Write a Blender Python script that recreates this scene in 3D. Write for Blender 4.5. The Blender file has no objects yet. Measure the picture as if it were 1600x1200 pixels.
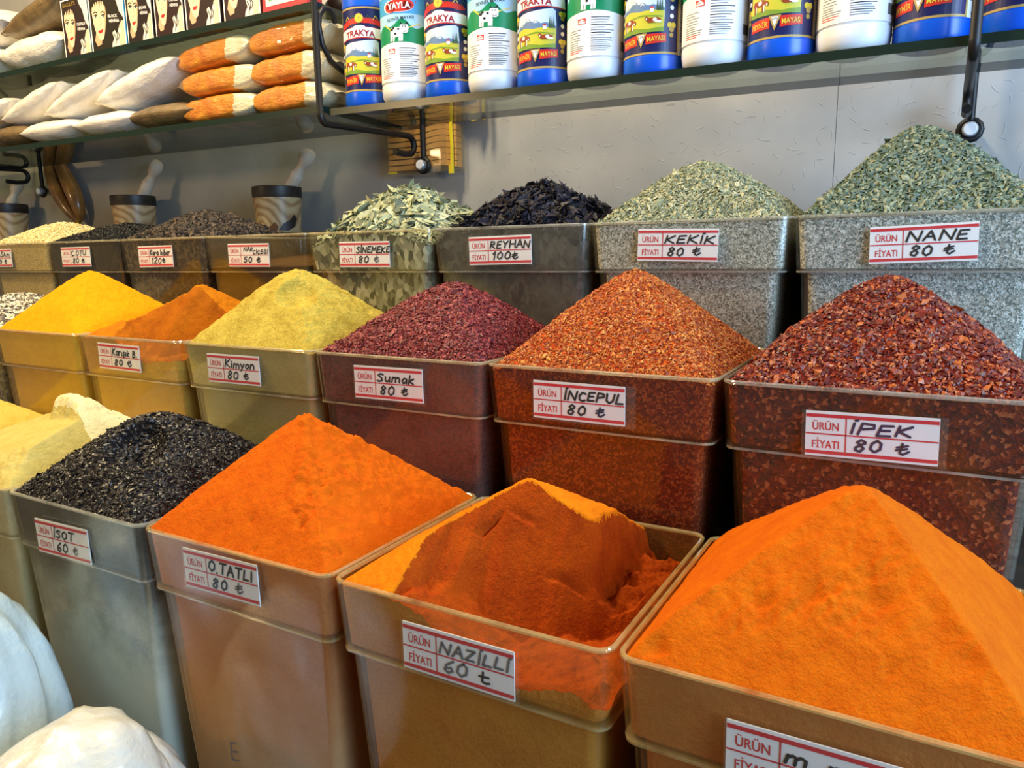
import bpy, bmesh, math, random
import numpy as np
from mathutils import Vector, Matrix
from mathutils.geometry import tessellate_polygon

# ------------------------------------------------------------------ camera, world, lights, exposure
SC = bpy.context.scene
COL = SC.collection
ZO = 1.0                      # height of the front-row box rims above the floor

cam_data = bpy.data.cameras.new('camera')
cam_data.sensor_width = 36.0
cam_data.lens = 1163.5 / 1600 * 36.0
cam_data.clip_start = 0.01
cam = bpy.data.objects.new('camera', cam_data)
COL.objects.link(cam)
_r = Vector((.8681, .4961, -.0152)).normalized()
_f = Vector((-.4909, .8535, -.1748)).normalized()
_u = _r.cross(_f).normalized()
cam.matrix_world = Matrix(((_r.x, _u.x, -_f.x, .7364), (_r.y, _u.y, -_f.y, -.3382), (_r.z, _u.z, -_f.z, .2111 + ZO), (0, 0, 0, 1)))
SC.camera = cam

world = bpy.data.worlds.new('shop_ambience')
SC.world = world
world.use_nodes = True
bg = world.node_tree.nodes['Background']
bg.inputs['Color'].default_value = (1.0, .87, .68, 1)
bg.inputs['Strength'].default_value = 0.13

def area_light(name, loc, target, size, size_y, power, col):
    d = bpy.data.lights.new(name, 'AREA')
    d.shape = 'RECTANGLE'; d.size = size; d.size_y = size_y
    d.energy = power; d.color = col
    o = bpy.data.objects.new(name, d); COL.objects.link(o)
    o.location = (loc[0], loc[1], loc[2] + ZO)
    t = Vector((target[0], target[1], target[2] + ZO))
    o.rotation_euler = (t - Vector(o.location)).to_track_quat('-Z', 'Y').to_euler()
    return o
area_light('ceiling_lamp_warm', (-.75, -.22, 1.30), (-.25, .3, .0), .24, .16, 21, (1.0, .76, .42))
area_light('ceiling_lamp_middle', (.10, .20, 1.22), (.35, .2, 0), .24, .16, 13, (1.0, .85, .58))
area_light('ceiling_lamp_right', (1.75, .22, 1.10), (.75, .3, .05), .28, .28, 6, (1.0, .94, .84))
area_light('added_fill_warm', (-1.30, -1.50, .78), (-.75, .6, .25), .30, .20, 8, (1.0, .68, .34))  # unseen fill, added to warm and brighten the wall under the left shelf
area_light('shopfront_daylight', (1.85, -.22, .42), (.65, .65, .25), .8, .9, 34, (.42, .67, 1.0))

SC.view_settings.view_transform = 'Standard'
SC.view_settings.look = 'None'
SC.view_settings.exposure = 0.28
SC.view_settings.gamma = 1.0
SC.view_settings.use_curve_mapping = False
SC.cycles.transparent_max_bounces = 24
SC.cycles.max_bounces = 8
SC.cycles.caustics_reflective = False
SC.cycles.caustics_refractive = False

# ------------------------------------------------------------------ helpers
def lin(c):
    return tuple(((v / 255) / 12.92 if v / 255 <= .04045 else ((v / 255 + .055) / 1.055) ** 2.4) for v in c)
def rgba(c): return lin(c) + (1,)

def mesh(name, verts, faces, mats, fmats=None, smooth=False, parent=None, loc=(0, 0, 0)):
    me = bpy.data.meshes.new(name)
    me.from_pydata([tuple(v) for v in verts], [], [tuple(f) for f in faces])
    for m in (mats if isinstance(mats, (list, tuple)) else [mats]): me.materials.append(m)
    if fmats is not None: me.polygons.foreach_set('material_index', np.asarray(fmats, dtype=np.int32))
    if smooth: me.polygons.foreach_set('use_smooth', np.ones(len(me.polygons), dtype=bool))
    me.update()
    return link(name, me, parent, loc)
def link(name, me, parent=None, loc=(0, 0, 0)):
    o = bpy.data.objects.new(name, me); COL.objects.link(o)
    if parent is not None:
        o.parent = parent; o.location = loc
    else:
        o.location = (loc[0], loc[1], loc[2] + ZO)
    return o
def thing(name, label, cat, loc=(0, 0, 0), rot=(0, 0, 0), group=None):
    o = bpy.data.objects.new(name, None); COL.objects.link(o)
    o.empty_display_size = .03
    o.location = (loc[0], loc[1], loc[2] + ZO); o.rotation_euler = rot
    return tag(o, label, cat, group)
def tag(o, label, cat=None, group=None, kind=None):
    o['label'] = label
    if cat: o['category'] = cat
    if group: o['group'] = group
    if kind: o['kind'] = kind
    return o

class MB:                       # a mesh collected from simple shapes
    def __init__(s): s.v = []; s.f = []; s.m = []
    def add(s, v, f, m=0):
        b = len(s.v); s.v += [tuple(p) for p in v]
        s.f += [tuple(b + i for i in q) for q in f]; s.m += [m] * len(f)
    def box(s, x0, x1, y0, y1, z0, z1, m=0):
        v = [(x0, y0, z0), (x1, y0, z0), (x1, y1, z0), (x0, y1, z0), (x0, y0, z1), (x1, y0, z1), (x1, y1, z1), (x0, y1, z1)]
        s.add(v, [(0, 3, 2, 1), (4, 5, 6, 7), (0, 1, 5, 4), (1, 2, 6, 5), (2, 3, 7, 6), (3, 0, 4, 7)], m)
    def loft(s, loops, closed=False, cap0=False, cap1=False, m=0):
        n = len(loops[0]); v = [p for l in loops for p in l]; f = []
        k = len(loops)
        for a in range(k if closed else k - 1):
            b = (a + 1) % k
            for i in range(n):
                j = (i + 1) % n
                f.append((a * n + i, a * n + j, b * n + j, b * n + i))
        if cap0: f.append(tuple(range(n))[::-1])
        if cap1: f.append(tuple((k - 1) * n + i for i in range(n)))
        s.add(v, f, m)
    def tube(s, pts, r, n=10, m=0, closed=False, square=False):
        pts = [Vector(p) for p in pts]; loops = []
        up = None; k = len(pts)
        for i, p in enumerate(pts):
            a = pts[i - 1] if (i or closed) else p; b = pts[(i + 1) % k] if (i < k - 1 or closed) else p
            t = (b - a).normalized()
            if up is None:
                up = Vector((0, 0, 1)) if abs(t.z) < .9 else Vector((0, 1, 0))
            up = (up - t * up.dot(t)).normalized(); sd = t.cross(up)
            rr = r[i] if isinstance(r, (list, tuple)) else r
            loops.append([p + up * (rr * math.cos(q)) + sd * (rr * math.sin(q)) for q in [2 * math.pi * (j + .5) / n for j in range(n)]])
        s.loft(loops, closed, not closed, not closed, m)
    def lathe(s, prof, n=48, m=0, cap=True, axis=None):
        loops = [[(r * math.cos(2 * math.pi * i / n), r * math.sin(2 * math.pi * i / n), z) for i in range(n)] for r, z in prof]
        if axis is not None: loops = [[axis @ Vector(p) for p in l] for l in loops]
        s.loft(loops, False, cap, cap, m)
    def build(s, name, mats, parent=None, loc=(0, 0, 0), smooth=False):
        return mesh(name, s.v, s.f, mats, s.m, smooth, parent, loc)
def smooth_angle(o, deg=35):
    o.data.polygons.foreach_set('use_smooth', np.ones(len(o.data.polygons), dtype=bool))
    bm = bmesh.new(); bm.from_mesh(o.data)
    bmesh.ops.recalc_face_normals(bm, faces=bm.faces)
    for e in bm.edges:
        if len(e.link_faces) == 2 and e.calc_face_angle(0) > math.radians(deg): e.smooth = False
    bm.to_mesh(o.data); bm.free()
    return o

_grid_cache = {}
def vnoise(x, y, seed):          # value noise on arrays, -1..1
    g = _grid_cache.setdefault(seed, np.random.default_rng(seed).uniform(-1, 1, (128, 128)))
    xi = np.floor(x).astype(int); yi = np.floor(y).astype(int)
    fx = x - xi; fy = y - yi
    fx = fx * fx * (3 - 2 * fx); fy = fy * fy * (3 - 2 * fy)
    a = g[xi % 128, yi % 128]; b = g[(xi + 1) % 128, yi % 128]; c = g[xi % 128, (yi + 1) % 128]; d = g[(xi + 1) % 128, (yi + 1) % 128]
    return (a * (1 - fx) + b * fx) * (1 - fy) + (c * (1 - fx) + d * fx) * fy
def fbm(x, y, seed, octs=4):
    t = 0; a = 1; s = 0
    for k in range(octs):
        t = t + a * vnoise(x * 2 ** k + 17.3 * k, y * 2 ** k + 5.1 * k, seed + k); s += a; a *= .5
    return t / s
def sstep(a, b, x):
    t = np.clip((x - a) / (b - a), 0, 1); return t * t * (3 - 2 * t)

# ------------------------------------------------------------------ materials
class NT:
    def __init__(s, name):
        s.m = bpy.data.materials.new(name); s.m.use_nodes = True
        s.t = s.m.node_tree; s.n = s.t.nodes; s.out = s.n['Material Output']; s.b = s.n['Principled BSDF']
    def new(s, k, **kw):
        n = s.n.new(k)
        for a, v in kw.items(): setattr(n, a, v)
        return n
    def l(s, a, b): s.t.links.new(a, b)
    def val(s, sock, v):
        if hasattr(v, 'links') or hasattr(v, 'is_output'): s.l(v, sock)
        else: sock.default_value = v
    def math(s, op, a, b=0.0, c=0.0, clamp=False):
        n = s.new('ShaderNodeMath', operation=op); n.use_clamp = clamp
        s.val(n.inputs[0], a); s.val(n.inputs[1], b); s.val(n.inputs[2], c)
        return n.outputs[0]
    def noise(s, vec, scale, detail=3, rough=.5):
        n = s.new('ShaderNodeTexNoise'); n.inputs['Scale'].default_value = scale
        n.inputs['Detail'].default_value = detail; n.inputs['Roughness'].default_value = rough
        if vec is not None: s.l(vec, n.inputs['Vector'])
        return n.outputs['Fac']
    def ramp(s, fac, stops, interp='LINEAR'):
        n = s.new('ShaderNodeValToRGB'); r = n.color_ramp; r.interpolation = interp
        while len(r.elements) < len(stops): r.elements.new(.5)
        for e, (p, c) in zip(r.elements, stops): e.position = p; e.color = c if len(c) == 4 else tuple(c) + (1,)
        s.l(fac, n.inputs[0]); return n.outputs['Color']
    def mix(s, fac, a, b):
        n = s.new('ShaderNodeMix', data_type='RGBA')
        s.val(n.inputs[0], fac); s.val(n.inputs[6], a); s.val(n.inputs[7], b); return n.outputs[2]
    def bump(s, h, strength=.3, dist=.001):
        n = s.new('ShaderNodeBump'); n.inputs['Strength'].default_value = strength; n.inputs['Distance'].default_value = dist
        s.l(h, n.inputs['Height']); s.l(n.outputs[0], s.b.inputs['Normal'])
    def obj(s): return s.new('ShaderNodeTexCoord').outputs['Object']
    def set(s, **kw):
        for k, v in kw.items(): s.val(s.b.inputs[k.replace('_', ' ')], v)
        return s.m
_flat = {}
def flat(c, rough=.5, spec=.3, metal=0.0, name=None):
    k = (tuple(c), rough, spec, metal)
    if k not in _flat:
        t = NT(name or 'paint_%d_%d_%d' % tuple(int(v) for v in c))
        t.set(Base_Color=rgba(c), Roughness=rough, Metallic=metal); t.b.inputs['Specular IOR Level'].default_value = spec
        _flat[k] = t.m
    return _flat[k]

def powder_mat(name, c, c2=None, scale=60, grain=900, var=.5, bump=.5):
    t = NT(name); v = t.obj()
    c2 = c2 or tuple(x * .86 for x in c)
    n1 = t.noise(v, scale, 4, .6); n2 = t.noise(v, grain, 2, .6)
    f = t.math('ADD', t.math('MULTIPLY', n1, .6), t.math('MULTIPLY', n2, .5))
    col = t.ramp(f, [(.38, rgba(c2)), (.68, rgba(c))])
    t.set(Base_Color=col, Roughness=.95); t.b.inputs['Specular IOR Level'].default_value = .08
    h = t.math('ADD', t.math('MULTIPLY', n2, .35), t.noise(v, grain * .28, 3, .6))
    t.bump(h, bump * 1.5, .0014)
    return t.m
def flake_mat(name, cols, rough=.6, spec=.3):
    t = NT(name); g = t.new('ShaderNodeNewGeometry')
    st = [(i / max(1, len(cols)), rgba(c)) for i, c in enumerate(cols)]
    t.set(Base_Color=t.ramp(g.outputs['Random Per Island'], st, 'CONSTANT'), Roughness=rough)
    t.b.inputs['Specular IOR Level'].default_value = spec
    return t.m
def mottle_mat(name, cols, scale=420, stretch=(1, 1, 1), bump=.5):
    t = NT(name); v = t.obj()
    mp = t.new('ShaderNodeMapping'); mp.inputs['Scale'].default_value = stretch; t.l(v, mp.inputs[0])
    ns = t.new('ShaderNodeTexNoise'); ns.inputs['Scale'].default_value = scale * .6; t.l(mp.outputs[0], ns.inputs['Vector'])
    mx = t.new('ShaderNodeMixRGB'); mx.inputs[0].default_value = .004; mx.blend_type = 'ADD'
    t.l(mp.outputs[0], mx.inputs[1]); t.l(ns.outputs['Color'], mx.inputs[2])
    vo = t.new('ShaderNodeTexVoronoi'); vo.inputs['Scale'].default_value = scale; t.l(mx.outputs[0], vo.inputs['Vector'])
    sep = t.new('ShaderNodeSeparateColor'); t.l(vo.outputs['Color'], sep.inputs[0])
    st = [(i / len(cols), rgba(c)) for i, c in enumerate(cols)]
    t.set(Base_Color=t.ramp(sep.outputs[0], st, 'CONSTANT'), Roughness=.8)
    t.b.inputs['Specular IOR Level'].default_value = .15
    t.bump(vo.outputs['Distance'], bump, .0015)
    return t.m

def clear_mat(name, tint=(1, 1, 1), dust_haze=(150, 140, 120), amount=.15, low=None, rough=.10, gloss=1.0, scale=22, seedv=0.0):
    """clear plastic: see-through, glossy at grazing angles, with a dusty film in patches; low = reflected haze painted on the lower part"""
    t = NT(name); v = t.obj()
    mp = t.new('ShaderNodeMapping'); mp.inputs['Location'].default_value = (seedv, seedv * .7, seedv * 1.3); t.l(v, mp.inputs[0])
    n = t.noise(mp.outputs[0], scale, 5, .65)
    fine = t.noise(mp.outputs[0], 260, 2, .6)
    f = t.math('MULTIPLY', t.math('SUBTRACT', t.math('ADD', n, t.math('MULTIPLY', fine, .25)), .30), 1.25 * amount, clamp=True)
    if low is not None:  # haze of reflected surroundings, painted as extra diffuse film lower down
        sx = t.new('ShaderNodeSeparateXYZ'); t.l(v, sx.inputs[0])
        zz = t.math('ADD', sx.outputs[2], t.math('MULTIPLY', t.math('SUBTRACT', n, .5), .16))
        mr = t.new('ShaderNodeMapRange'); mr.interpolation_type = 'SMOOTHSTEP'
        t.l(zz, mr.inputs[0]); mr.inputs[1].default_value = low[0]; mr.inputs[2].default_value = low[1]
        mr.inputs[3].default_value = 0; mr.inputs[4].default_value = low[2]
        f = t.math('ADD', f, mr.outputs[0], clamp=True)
    tr = t.new('ShaderNodeBsdfTransparent'); tr.inputs[0].default_value = tuple(tint) + (1,)
    di = t.new('ShaderNodeBsdfDiffuse'); di.inputs[0].default_value = rgba(dust_haze)
    gl = t.new('ShaderNodeBsdfGlossy'); gl.inputs['Roughness'].default_value = rough; gl.inputs[0].default_value = (1, 1, 1, 1)
    lw = t.new('ShaderNodeLayerWeight'); lw.inputs[0].default_value = .5
    fr = t.math('ADD', t.math('MULTIPLY', t.math('POWER', lw.outputs['Facing'], 4.0), .55 * gloss), .03 * gloss, clamp=True)
    m1 = t.new('ShaderNodeMixShader'); t.l(f, m1.inputs[0]); t.l(tr.outputs[0], m1.inputs[1]); t.l(di.outputs[0], m1.inputs[2])
    m2 = t.new('ShaderNodeMixShader'); t.l(fr, m2.inputs[0]); t.l(m1.outputs[0], m2.inputs[1]); t.l(gl.outputs[0], m2.inputs[2])
    t.l(m2.outputs[0], t.out.inputs['Surface'])
    return t.m

# ------------------------------------------------------------------ 2-D artwork, lettering and pen strokes
_text_cache = {}
def text_tris(s, bold=.0):
    k = (s, bold)
    if k not in _text_cache:
        cu = bpy.data.curves.new('lettering', 'FONT'); cu.body = s; cu.size = 1.0; cu.offset = bold; cu.resolution_u = 3
        o = bpy.data.objects.new('lettering', cu); COL.objects.link(o)
        dg = bpy.context.evaluated_depsgraph_get(); dg.update()
        me = bpy.data.meshes.new_from_object(o.evaluated_get(dg))
        v = np.array([p.co[:2] for p in me.vertices]) if len(me.vertices) else np.zeros((0, 2))
        f = [tuple(p.vertices) for p in me.polygons]
        bpy.data.objects.remove(o); bpy.data.curves.remove(cu); bpy.data.meshes.remove(me)
        _text_cache[k] = (v, f)
    return _text_cache[k]

def circle(cx, cy, rx, ry=None, n=20, a0=0, a1=360):
    ry = rx if ry is None else ry
    return [(cx + rx * math.cos(math.radians(a0 + (a1 - a0) * i / n)), cy + ry * math.sin(math.radians(a0 + (a1 - a0) * i / n))) for i in range(n if a1 - a0 == 360 else n + 1)]
class Art:
    def __init__(s): s.items = []; s.mats = []
    def mi(s, m):
        if m not in s.mats: s.mats.append(m)
        return s.mats.index(m)
    def poly(s, pts, m, layer=0):
        tr = tessellate_polygon([[Vector((p[0], p[1], 0)) for p in pts]])
        s.items.append((np.array(pts, float), [tuple(t) for t in tr], s.mi(m), layer))
    def rect(s, x0, x1, y0, y1, m, layer=0): s.poly([(x0, y0), (x1, y0), (x1, y1), (x0, y1)], m, layer)
    def text(s, body, x, y, h, m, layer=2, width=None, rot=0, bold=.0, align='L', slant=0, arch=0):
        v, f = text_tris(body, bold)
        if not len(v): return
        v = v.copy(); x0, x1 = v[:, 0].min(), v[:, 0].max(); y0, y1 = v[:, 1].min(), v[:, 1].max()
        k = h / .73
        kx = k if width is None else width / (x1 - x0)
        v[:, 0] = (v[:, 0] - x0) * kx; v[:, 1] = v[:, 1] * k
        w = (x1 - x0) * kx
        if align == 'C': v[:, 0] -= w / 2
        v[:, 0] += slant * v[:, 1]
        if arch:
            q = (v[:, 0] - (0 if align == 'C' else w / 2)) / (w / 2); v[:, 1] += arch * (1 - q * q)
        c, sn = math.cos(math.radians(rot)), math.sin(math.radians(rot))
        v = v @ np.array([[c, sn], [-sn, c]]); v += (x, y)
        s.items.append((v, f, s.mi(m), layer))
    def stroke(s, pts, w, m, layer=1):
        for a, b in zip(pts[:-1], pts[1:]):
            d = Vector((b[0] - a[0], b[1] - a[1]))
            if d.length < 1e-7: continue
            n = Vector((-d.y, d.x)).normalized() * w / 2
            s.poly([(a[0] - n.x, a[1] - n.y), (b[0] - n.x, b[1] - n.y), (b[0] + n.x, b[1] + n.y), (a[0] + n.x, a[1] + n.y)], m, layer)
        for p in pts: s.poly(circle(p[0], p[1], w / 2, n=8), m, layer + .05)
    def build(s, name, parent, fn, gap=.00012, cut=None, loc=(0, 0, 0)):
        V = []; F = []; M = []
        for v, f, m, lay in s.items:
            b = len(V); V += [(p[0], p[1], lay) for p in v]; F += [tuple(b + i for i in q) for q in f]; M += [m] * len(f)
        me = bpy.data.meshes.new(name); me.from_pydata(V, [], F)
        for m in s.mats: me.materials.append(m)
        me.polygons.foreach_set('material_index', np.array(M, dtype=np.int32))
        if cut:
            bm = bmesh.new(); bm.from_mesh(me)
            xs = [p[0] for p in V]; x = math.floor(min(xs) / cut) * cut
            while x < max(xs):
                bmesh.ops.bisect_plane(bm, geom=bm.verts[:] + bm.edges[:] + bm.faces[:], plane_co=(x, 0, 0), plane_no=(1, 0, 0), dist=1e-7)
                x += cut
            bm.to_mesh(me); bm.free()
        for v in me.vertices: v.co = fn(v.co.x, v.co.y, v.co.z * gap)
        me.update()
        o = link(name, me, parent, loc)
        bm = bmesh.new(); bm.from_mesh(me)
        bm.to_mesh(me); bm.free()
        return o

PEN = {  # hand lettering, each glyph: width, strokes
 'A': (.62, [[(0, 0), (.3, 1), (.62, 0)], [(.12, .38), (.52, .4)]]), 'B': (.55, [[(.05, 0), (.08, 1), (.42, .92), (.46, .68), (.12, .54), (.52, .42), (.5, .1), (.05, 0)]]),
 'C': (.55, [[(.55, .88), (.25, 1), (.03, .6), (.1, .15), (.35, 0), (.55, .12)]]), 'E': (.5, [[(.5, 1), (.06, .96), (0, 0), (.5, .04)], [(.03, .5), (.42, .54)]]),
 'G': (.6, [[(.56, .86), (.3, 1), (.03, .55), (.15, .06), (.5, .05), (.56, .45), (.32, .45)]]), 'H': (.6, [[(.02, 1), (0, 0)], [(.58, 1), (.6, 0)], [(.02, .5), (.58, .52)]]),
 'I': (.12, [[(.06, 1), (.06, 0)]]), 'K': (.58, [[(.05, 1), (0, 0)], [(.55, 1), (.06, .48), (.58, 0)]]), 'L': (.5, [[(.08, 1), (0, .03), (.5, .06)]]),
 'M': (.75, [[(0, 0), (.1, 1), (.36, .35), (.64, 1), (.75, 0)]]), 'N': (.65, [[(0, 0), (.06, 1), (.56, .02), (.65, 1)]]), 'O': (.6, [[(.3, 1), (.05, .75), (.02, .3), (.28, 0), (.55, .25), (.56, .72), (.3, 1)]]),
 'P': (.55, [[(0, 0), (.06, 1), (.5, .92), (.52, .6), (.05, .46)]]), 'R': (.58, [[(0, 0), (.06, 1), (.48, .94), (.5, .62), (.05, .5), (.58, 0)]]), 'S': (.52, [[(.52, .9), (.25, 1), (.04, .78), (.42, .45), (.46, .15), (.2, 0), (0, .12)]]),
 'T': (.6, [[(0, .98), (.6, 1)], [(.32, 1), (.28, 0)]]), 'U': (.58, [[(0, 1), (.03, .25), (.26, 0), (.52, .25), (.58, 1)]]), 'Y': (.58, [[(0, 1), (.28, .5), (.58, 1)], [(.28, .5), (.24, 0)]]),
 'Z': (.56, [[(.02, .97), (.54, 1), (0, .02), (.56, .04)]]), '.': (.14, [[(.06, 0), (.08, .04)]]), ' ': (.3, []), ',': (.12, []),
 'a': (.44, [[(.42, .5), (.2, .62), (.02, .3), (.16, 0), (.4, .2), (.42, .55), (.44, 0)]]), 'b': (.44, [[(.04, 1), (.02, 0), (.36, .06), (.42, .36), (.22, .54), (.04, .4)]]),
 'e': (.42, [[(.03, .3), (.4, .36), (.3, .6), (.08, .5), (.04, .12), (.24, 0), (.42, .12)]]), 'i': (.14, [[(.07, .6), (.07, 0)], [(.07, .84), (.09, .88)]]), 'ı': (.14, [[(.07, .6), (.07, 0)]]),
 'k': (.42, [[(.04, 1), (0, 0)], [(.4, .62), (.04, .3), (.42, 0)]]), 'm': (.7, [[(0, 0), (.03, .6)], [(.03, .45), (.2, .62), (.34, .5), (.34, 0)], [(.34, .45), (.5, .62), (.68, .48), (.7, 0)]]),
 'n': (.44, [[(0, 0), (.03, .6)], [(.03, .45), (.25, .62), (.42, .45), (.44, 0)]]), 'o': (.44, [[(.22, .6), (.03, .4), (.06, .1), (.24, 0), (.42, .22), (.38, .52), (.22, .6)]]),
 'r': (.32, [[(0, 0), (.03, .6)], [(.02, .38), (.16, .58), (.32, .58)]]), 's': (.36, [[(.34, .52), (.14, .6), (.06, .42), (.32, .22), (.24, 0), (0, .06)]]), 't': (.34, [[(.14, .95), (.14, .1), (.32, .04)], [(0, .6), (.34, .62)]]),
 'u': (.44, [[(0, .6), (.04, .1), (.22, 0), (.42, .2), (.43, .6)], [(.43, .3), (.46, 0)]]), 'y': (.44, [[(0, .6), (.2, .1)], [(.44, .6), (.1, -.35)]]),
 '0': (.5, [[(.26, 1), (.04, .7), (.03, .25), (.24, 0), (.46, .25), (.46, .75), (.26, 1)]]), '1': (.22, [[(0, .75), (.18, 1), (.14, 0)]]), '2': (.5, [[(.02, .8), (.25, 1), (.46, .75), (0, .02), (.5, .04)]]),
 '5': (.48, [[(.46, 1), (.1, .96), (.05, .55), (.34, .6), (.46, .3), (.26, 0), (0, .1)]]), '6': (.48, [[(.4, 1), (.1, .6), (.04, .2), (.24, 0), (.45, .2), (.34, .45), (.07, .3)]]),
 '8': (.5, [[(.42, .85), (.24, 1), (.08, .78), (.42, .3), (.3, 0), (.08, .1), (.06, .34), (.44, .74), (.42, .85)]]),
 '₺': (.62, [[(.22, 1), (.2, .12), (.36, 0), (.62, .3)], [(0, .62), (.5, .82)], [(0, .36), (.5, .56)]]),
 '+': (.6, [[(.16, .9), (.2, .1), (.42, 0), (.6, .1)], [(0, .5), (.5, .56)]]),
}
_DOTS = {'İ': ('I', [(.07, 1.24)]), 'Ç': ('C', 'ced'), 'Ğ': ('G', [(.25, 1.25)]), 'ş': ('s', 'ced'), 'Ü': ('U', [(.15, 1.25), (.42, 1.25)])}
def pen_text(art, body, x, y, h, w, m, layer=3, seed=1, width=None, slant=.12):
    rnd = random.Random(seed); strokes = []; cx = 0
    for ch in body:
        extra = None; g = ch
        if ch in _DOTS: g, extra = _DOTS[ch]
        wd, st = PEN.get(g, PEN['o'])
        jy = rnd.uniform(-.06, .06); js = rnd.uniform(.92, 1.08)
        for line in st: strokes.append([(cx + px * js, py * js + jy) for px, py in line])
        if extra == 'ced': strokes.append([(cx + .26, -.02), (cx + .3, -.14), (cx + .2, -.24)])
        elif extra:
            for dx, dy in extra: strokes.append([(cx + dx, dy), (cx + dx + .09, dy + .04)])
        cx += wd + .2
    k = h if width is None else min(h, h * width / (cx * h)) if False else h
    kx = h if width is None else width / max(cx - .2, .1)
    for s in strokes:
        art.stroke([(x + (p[0] + slant * p[1]) * kx, y + p[1] * h) for p in s], w, m, layer)

# ------------------------------------------------------------------ the setting
def wall_material():
    t = NT('embossed_grey_wallpaper'); v = t.obj()
    acc = None
    for k, (sc, L) in enumerate(((27, .013), (38, .009))):
        mp = t.new('ShaderNodeMapping'); mp.inputs['Location'].default_value = (k * 3.7, 0, k * 1.9); mp.inputs['Scale'].default_value = (1, 0, 1); t.l(v, mp.inputs[0])
        vo = t.new('ShaderNodeTexVoronoi'); vo.inputs['Scale'].default_value = sc; t.l(mp.outputs[0], vo.inputs['Vector'])
        df = t.new('ShaderNodeVectorMath', operation='SUBTRACT'); t.l(mp.outputs[0], df.inputs[0]); t.l(vo.outputs['Position'], df.inputs[1])
        sp = t.new('ShaderNodeSeparateColor'); t.l(vo.outputs['Color'], sp.inputs[0])
        vr = t.new('ShaderNodeVectorRotate', rotation_type='Y_AXIS'); t.l(df.outputs[0], vr.inputs['Vector'])
        t.l(t.math('MULTIPLY', sp.outputs[0], 6.28), vr.inputs['Angle'])
        sx = t.new('ShaderNodeSeparateXYZ'); t.l(vr.outputs[0], sx.inputs[0])
        bend = t.math('MULTIPLY', t.math('MULTIPLY', sx.outputs[0], sx.outputs[0]), 25.0)
        a = t.math('ABSOLUTE', t.math('SUBTRACT', sx.outputs[2], bend)); b = t.math('ABSOLUTE', sx.outputs[0])
        ma = t.new('ShaderNodeMapRange', interpolation_type='SMOOTHSTEP'); t.l(a, ma.inputs[0]); ma.inputs[1].default_value = .0; ma.inputs[2].default_value = .0011; ma.inputs[3].default_value = 1; ma.inputs[4].default_value = 0
        mb = t.new('ShaderNodeMapRange', interpolation_type='SMOOTHSTEP'); t.l(b, mb.inputs[0]); mb.inputs[1].default_value = L * .4; mb.inputs[2].default_value = L * .62; mb.inputs[3].default_value = 1; mb.inputs[4].default_value = 0
        on = t.math('GREATER_THAN', sp.outputs[1], .35)
        s = t.math('MULTIPLY', t.math('MULTIPLY', ma.outputs[0], mb.outputs[0]), on)
        acc = s if acc is None else t.math('MAXIMUM', acc, s)
    n = t.noise(v, 7, 4, .6); fine = t.noise(v, 220, 3, .6)
    base = t.ramp(n, [(.3, rgba((164, 162, 158))), (.7, rgba((180, 178, 174)))])
    col = t.mix(t.math('MULTIPLY', acc, .12), base, rgba((120, 120, 120)))
    t.set(Base_Color=col, Roughness=.75); t.b.inputs['Specular IOR Level'].default_value = .2
    t.bump(t.math('ADD', t.math('MULTIPLY', acc, 1.0), t.math('MULTIPLY', fine, .18)), .38, .0010)
    return t.m
WALL_Y = .72
wm = wall_material()
seam_x = .606
mb = MB(); mb.box(-3.2, seam_x - .0004, WALL_Y, WALL_Y + .1, -ZO, 1.9); mb.box(seam_x + .0004, 2.4, WALL_Y, WALL_Y + .1, -ZO, 1.9)
mb.box(seam_x - .0004, seam_x + .0004, WALL_Y + .0008, WALL_Y + .1, -ZO, 1.9)
w = mb.build('wall_back', wm); tag(w, 'grey embossed wallpaper wall behind the boxes and shelves', kind='structure')
t = NT('shop_floor_tiles'); v = t.obj()
br = t.new('ShaderNodeTexBrick'); br.offset = 0; br.inputs['Scale'].default_value = 3; br.inputs['Mortar Size'].default_value = .01
br.inputs['Color1'].default_value = rgba((176, 168, 150)); br.inputs['Color2'].default_value = rgba((164, 156, 140)); br.inputs['Mortar'].default_value = rgba((110, 104, 96))
br.inputs['Row Height'].default_value = .5; t.l(v, br.inputs['Vector']); t.l(br.outputs['Color'], t.b.inputs['Base Color']); t.b.inputs['Roughness'].default_value = .4
mb = MB(); mb.box(-3.2, 2.4, -2.6, WALL_Y + .1, -ZO - .05, -ZO)
fl = mb.build('floor', t.m); tag(fl, 'tiled shop floor under the spice counter', kind='structure')

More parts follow.
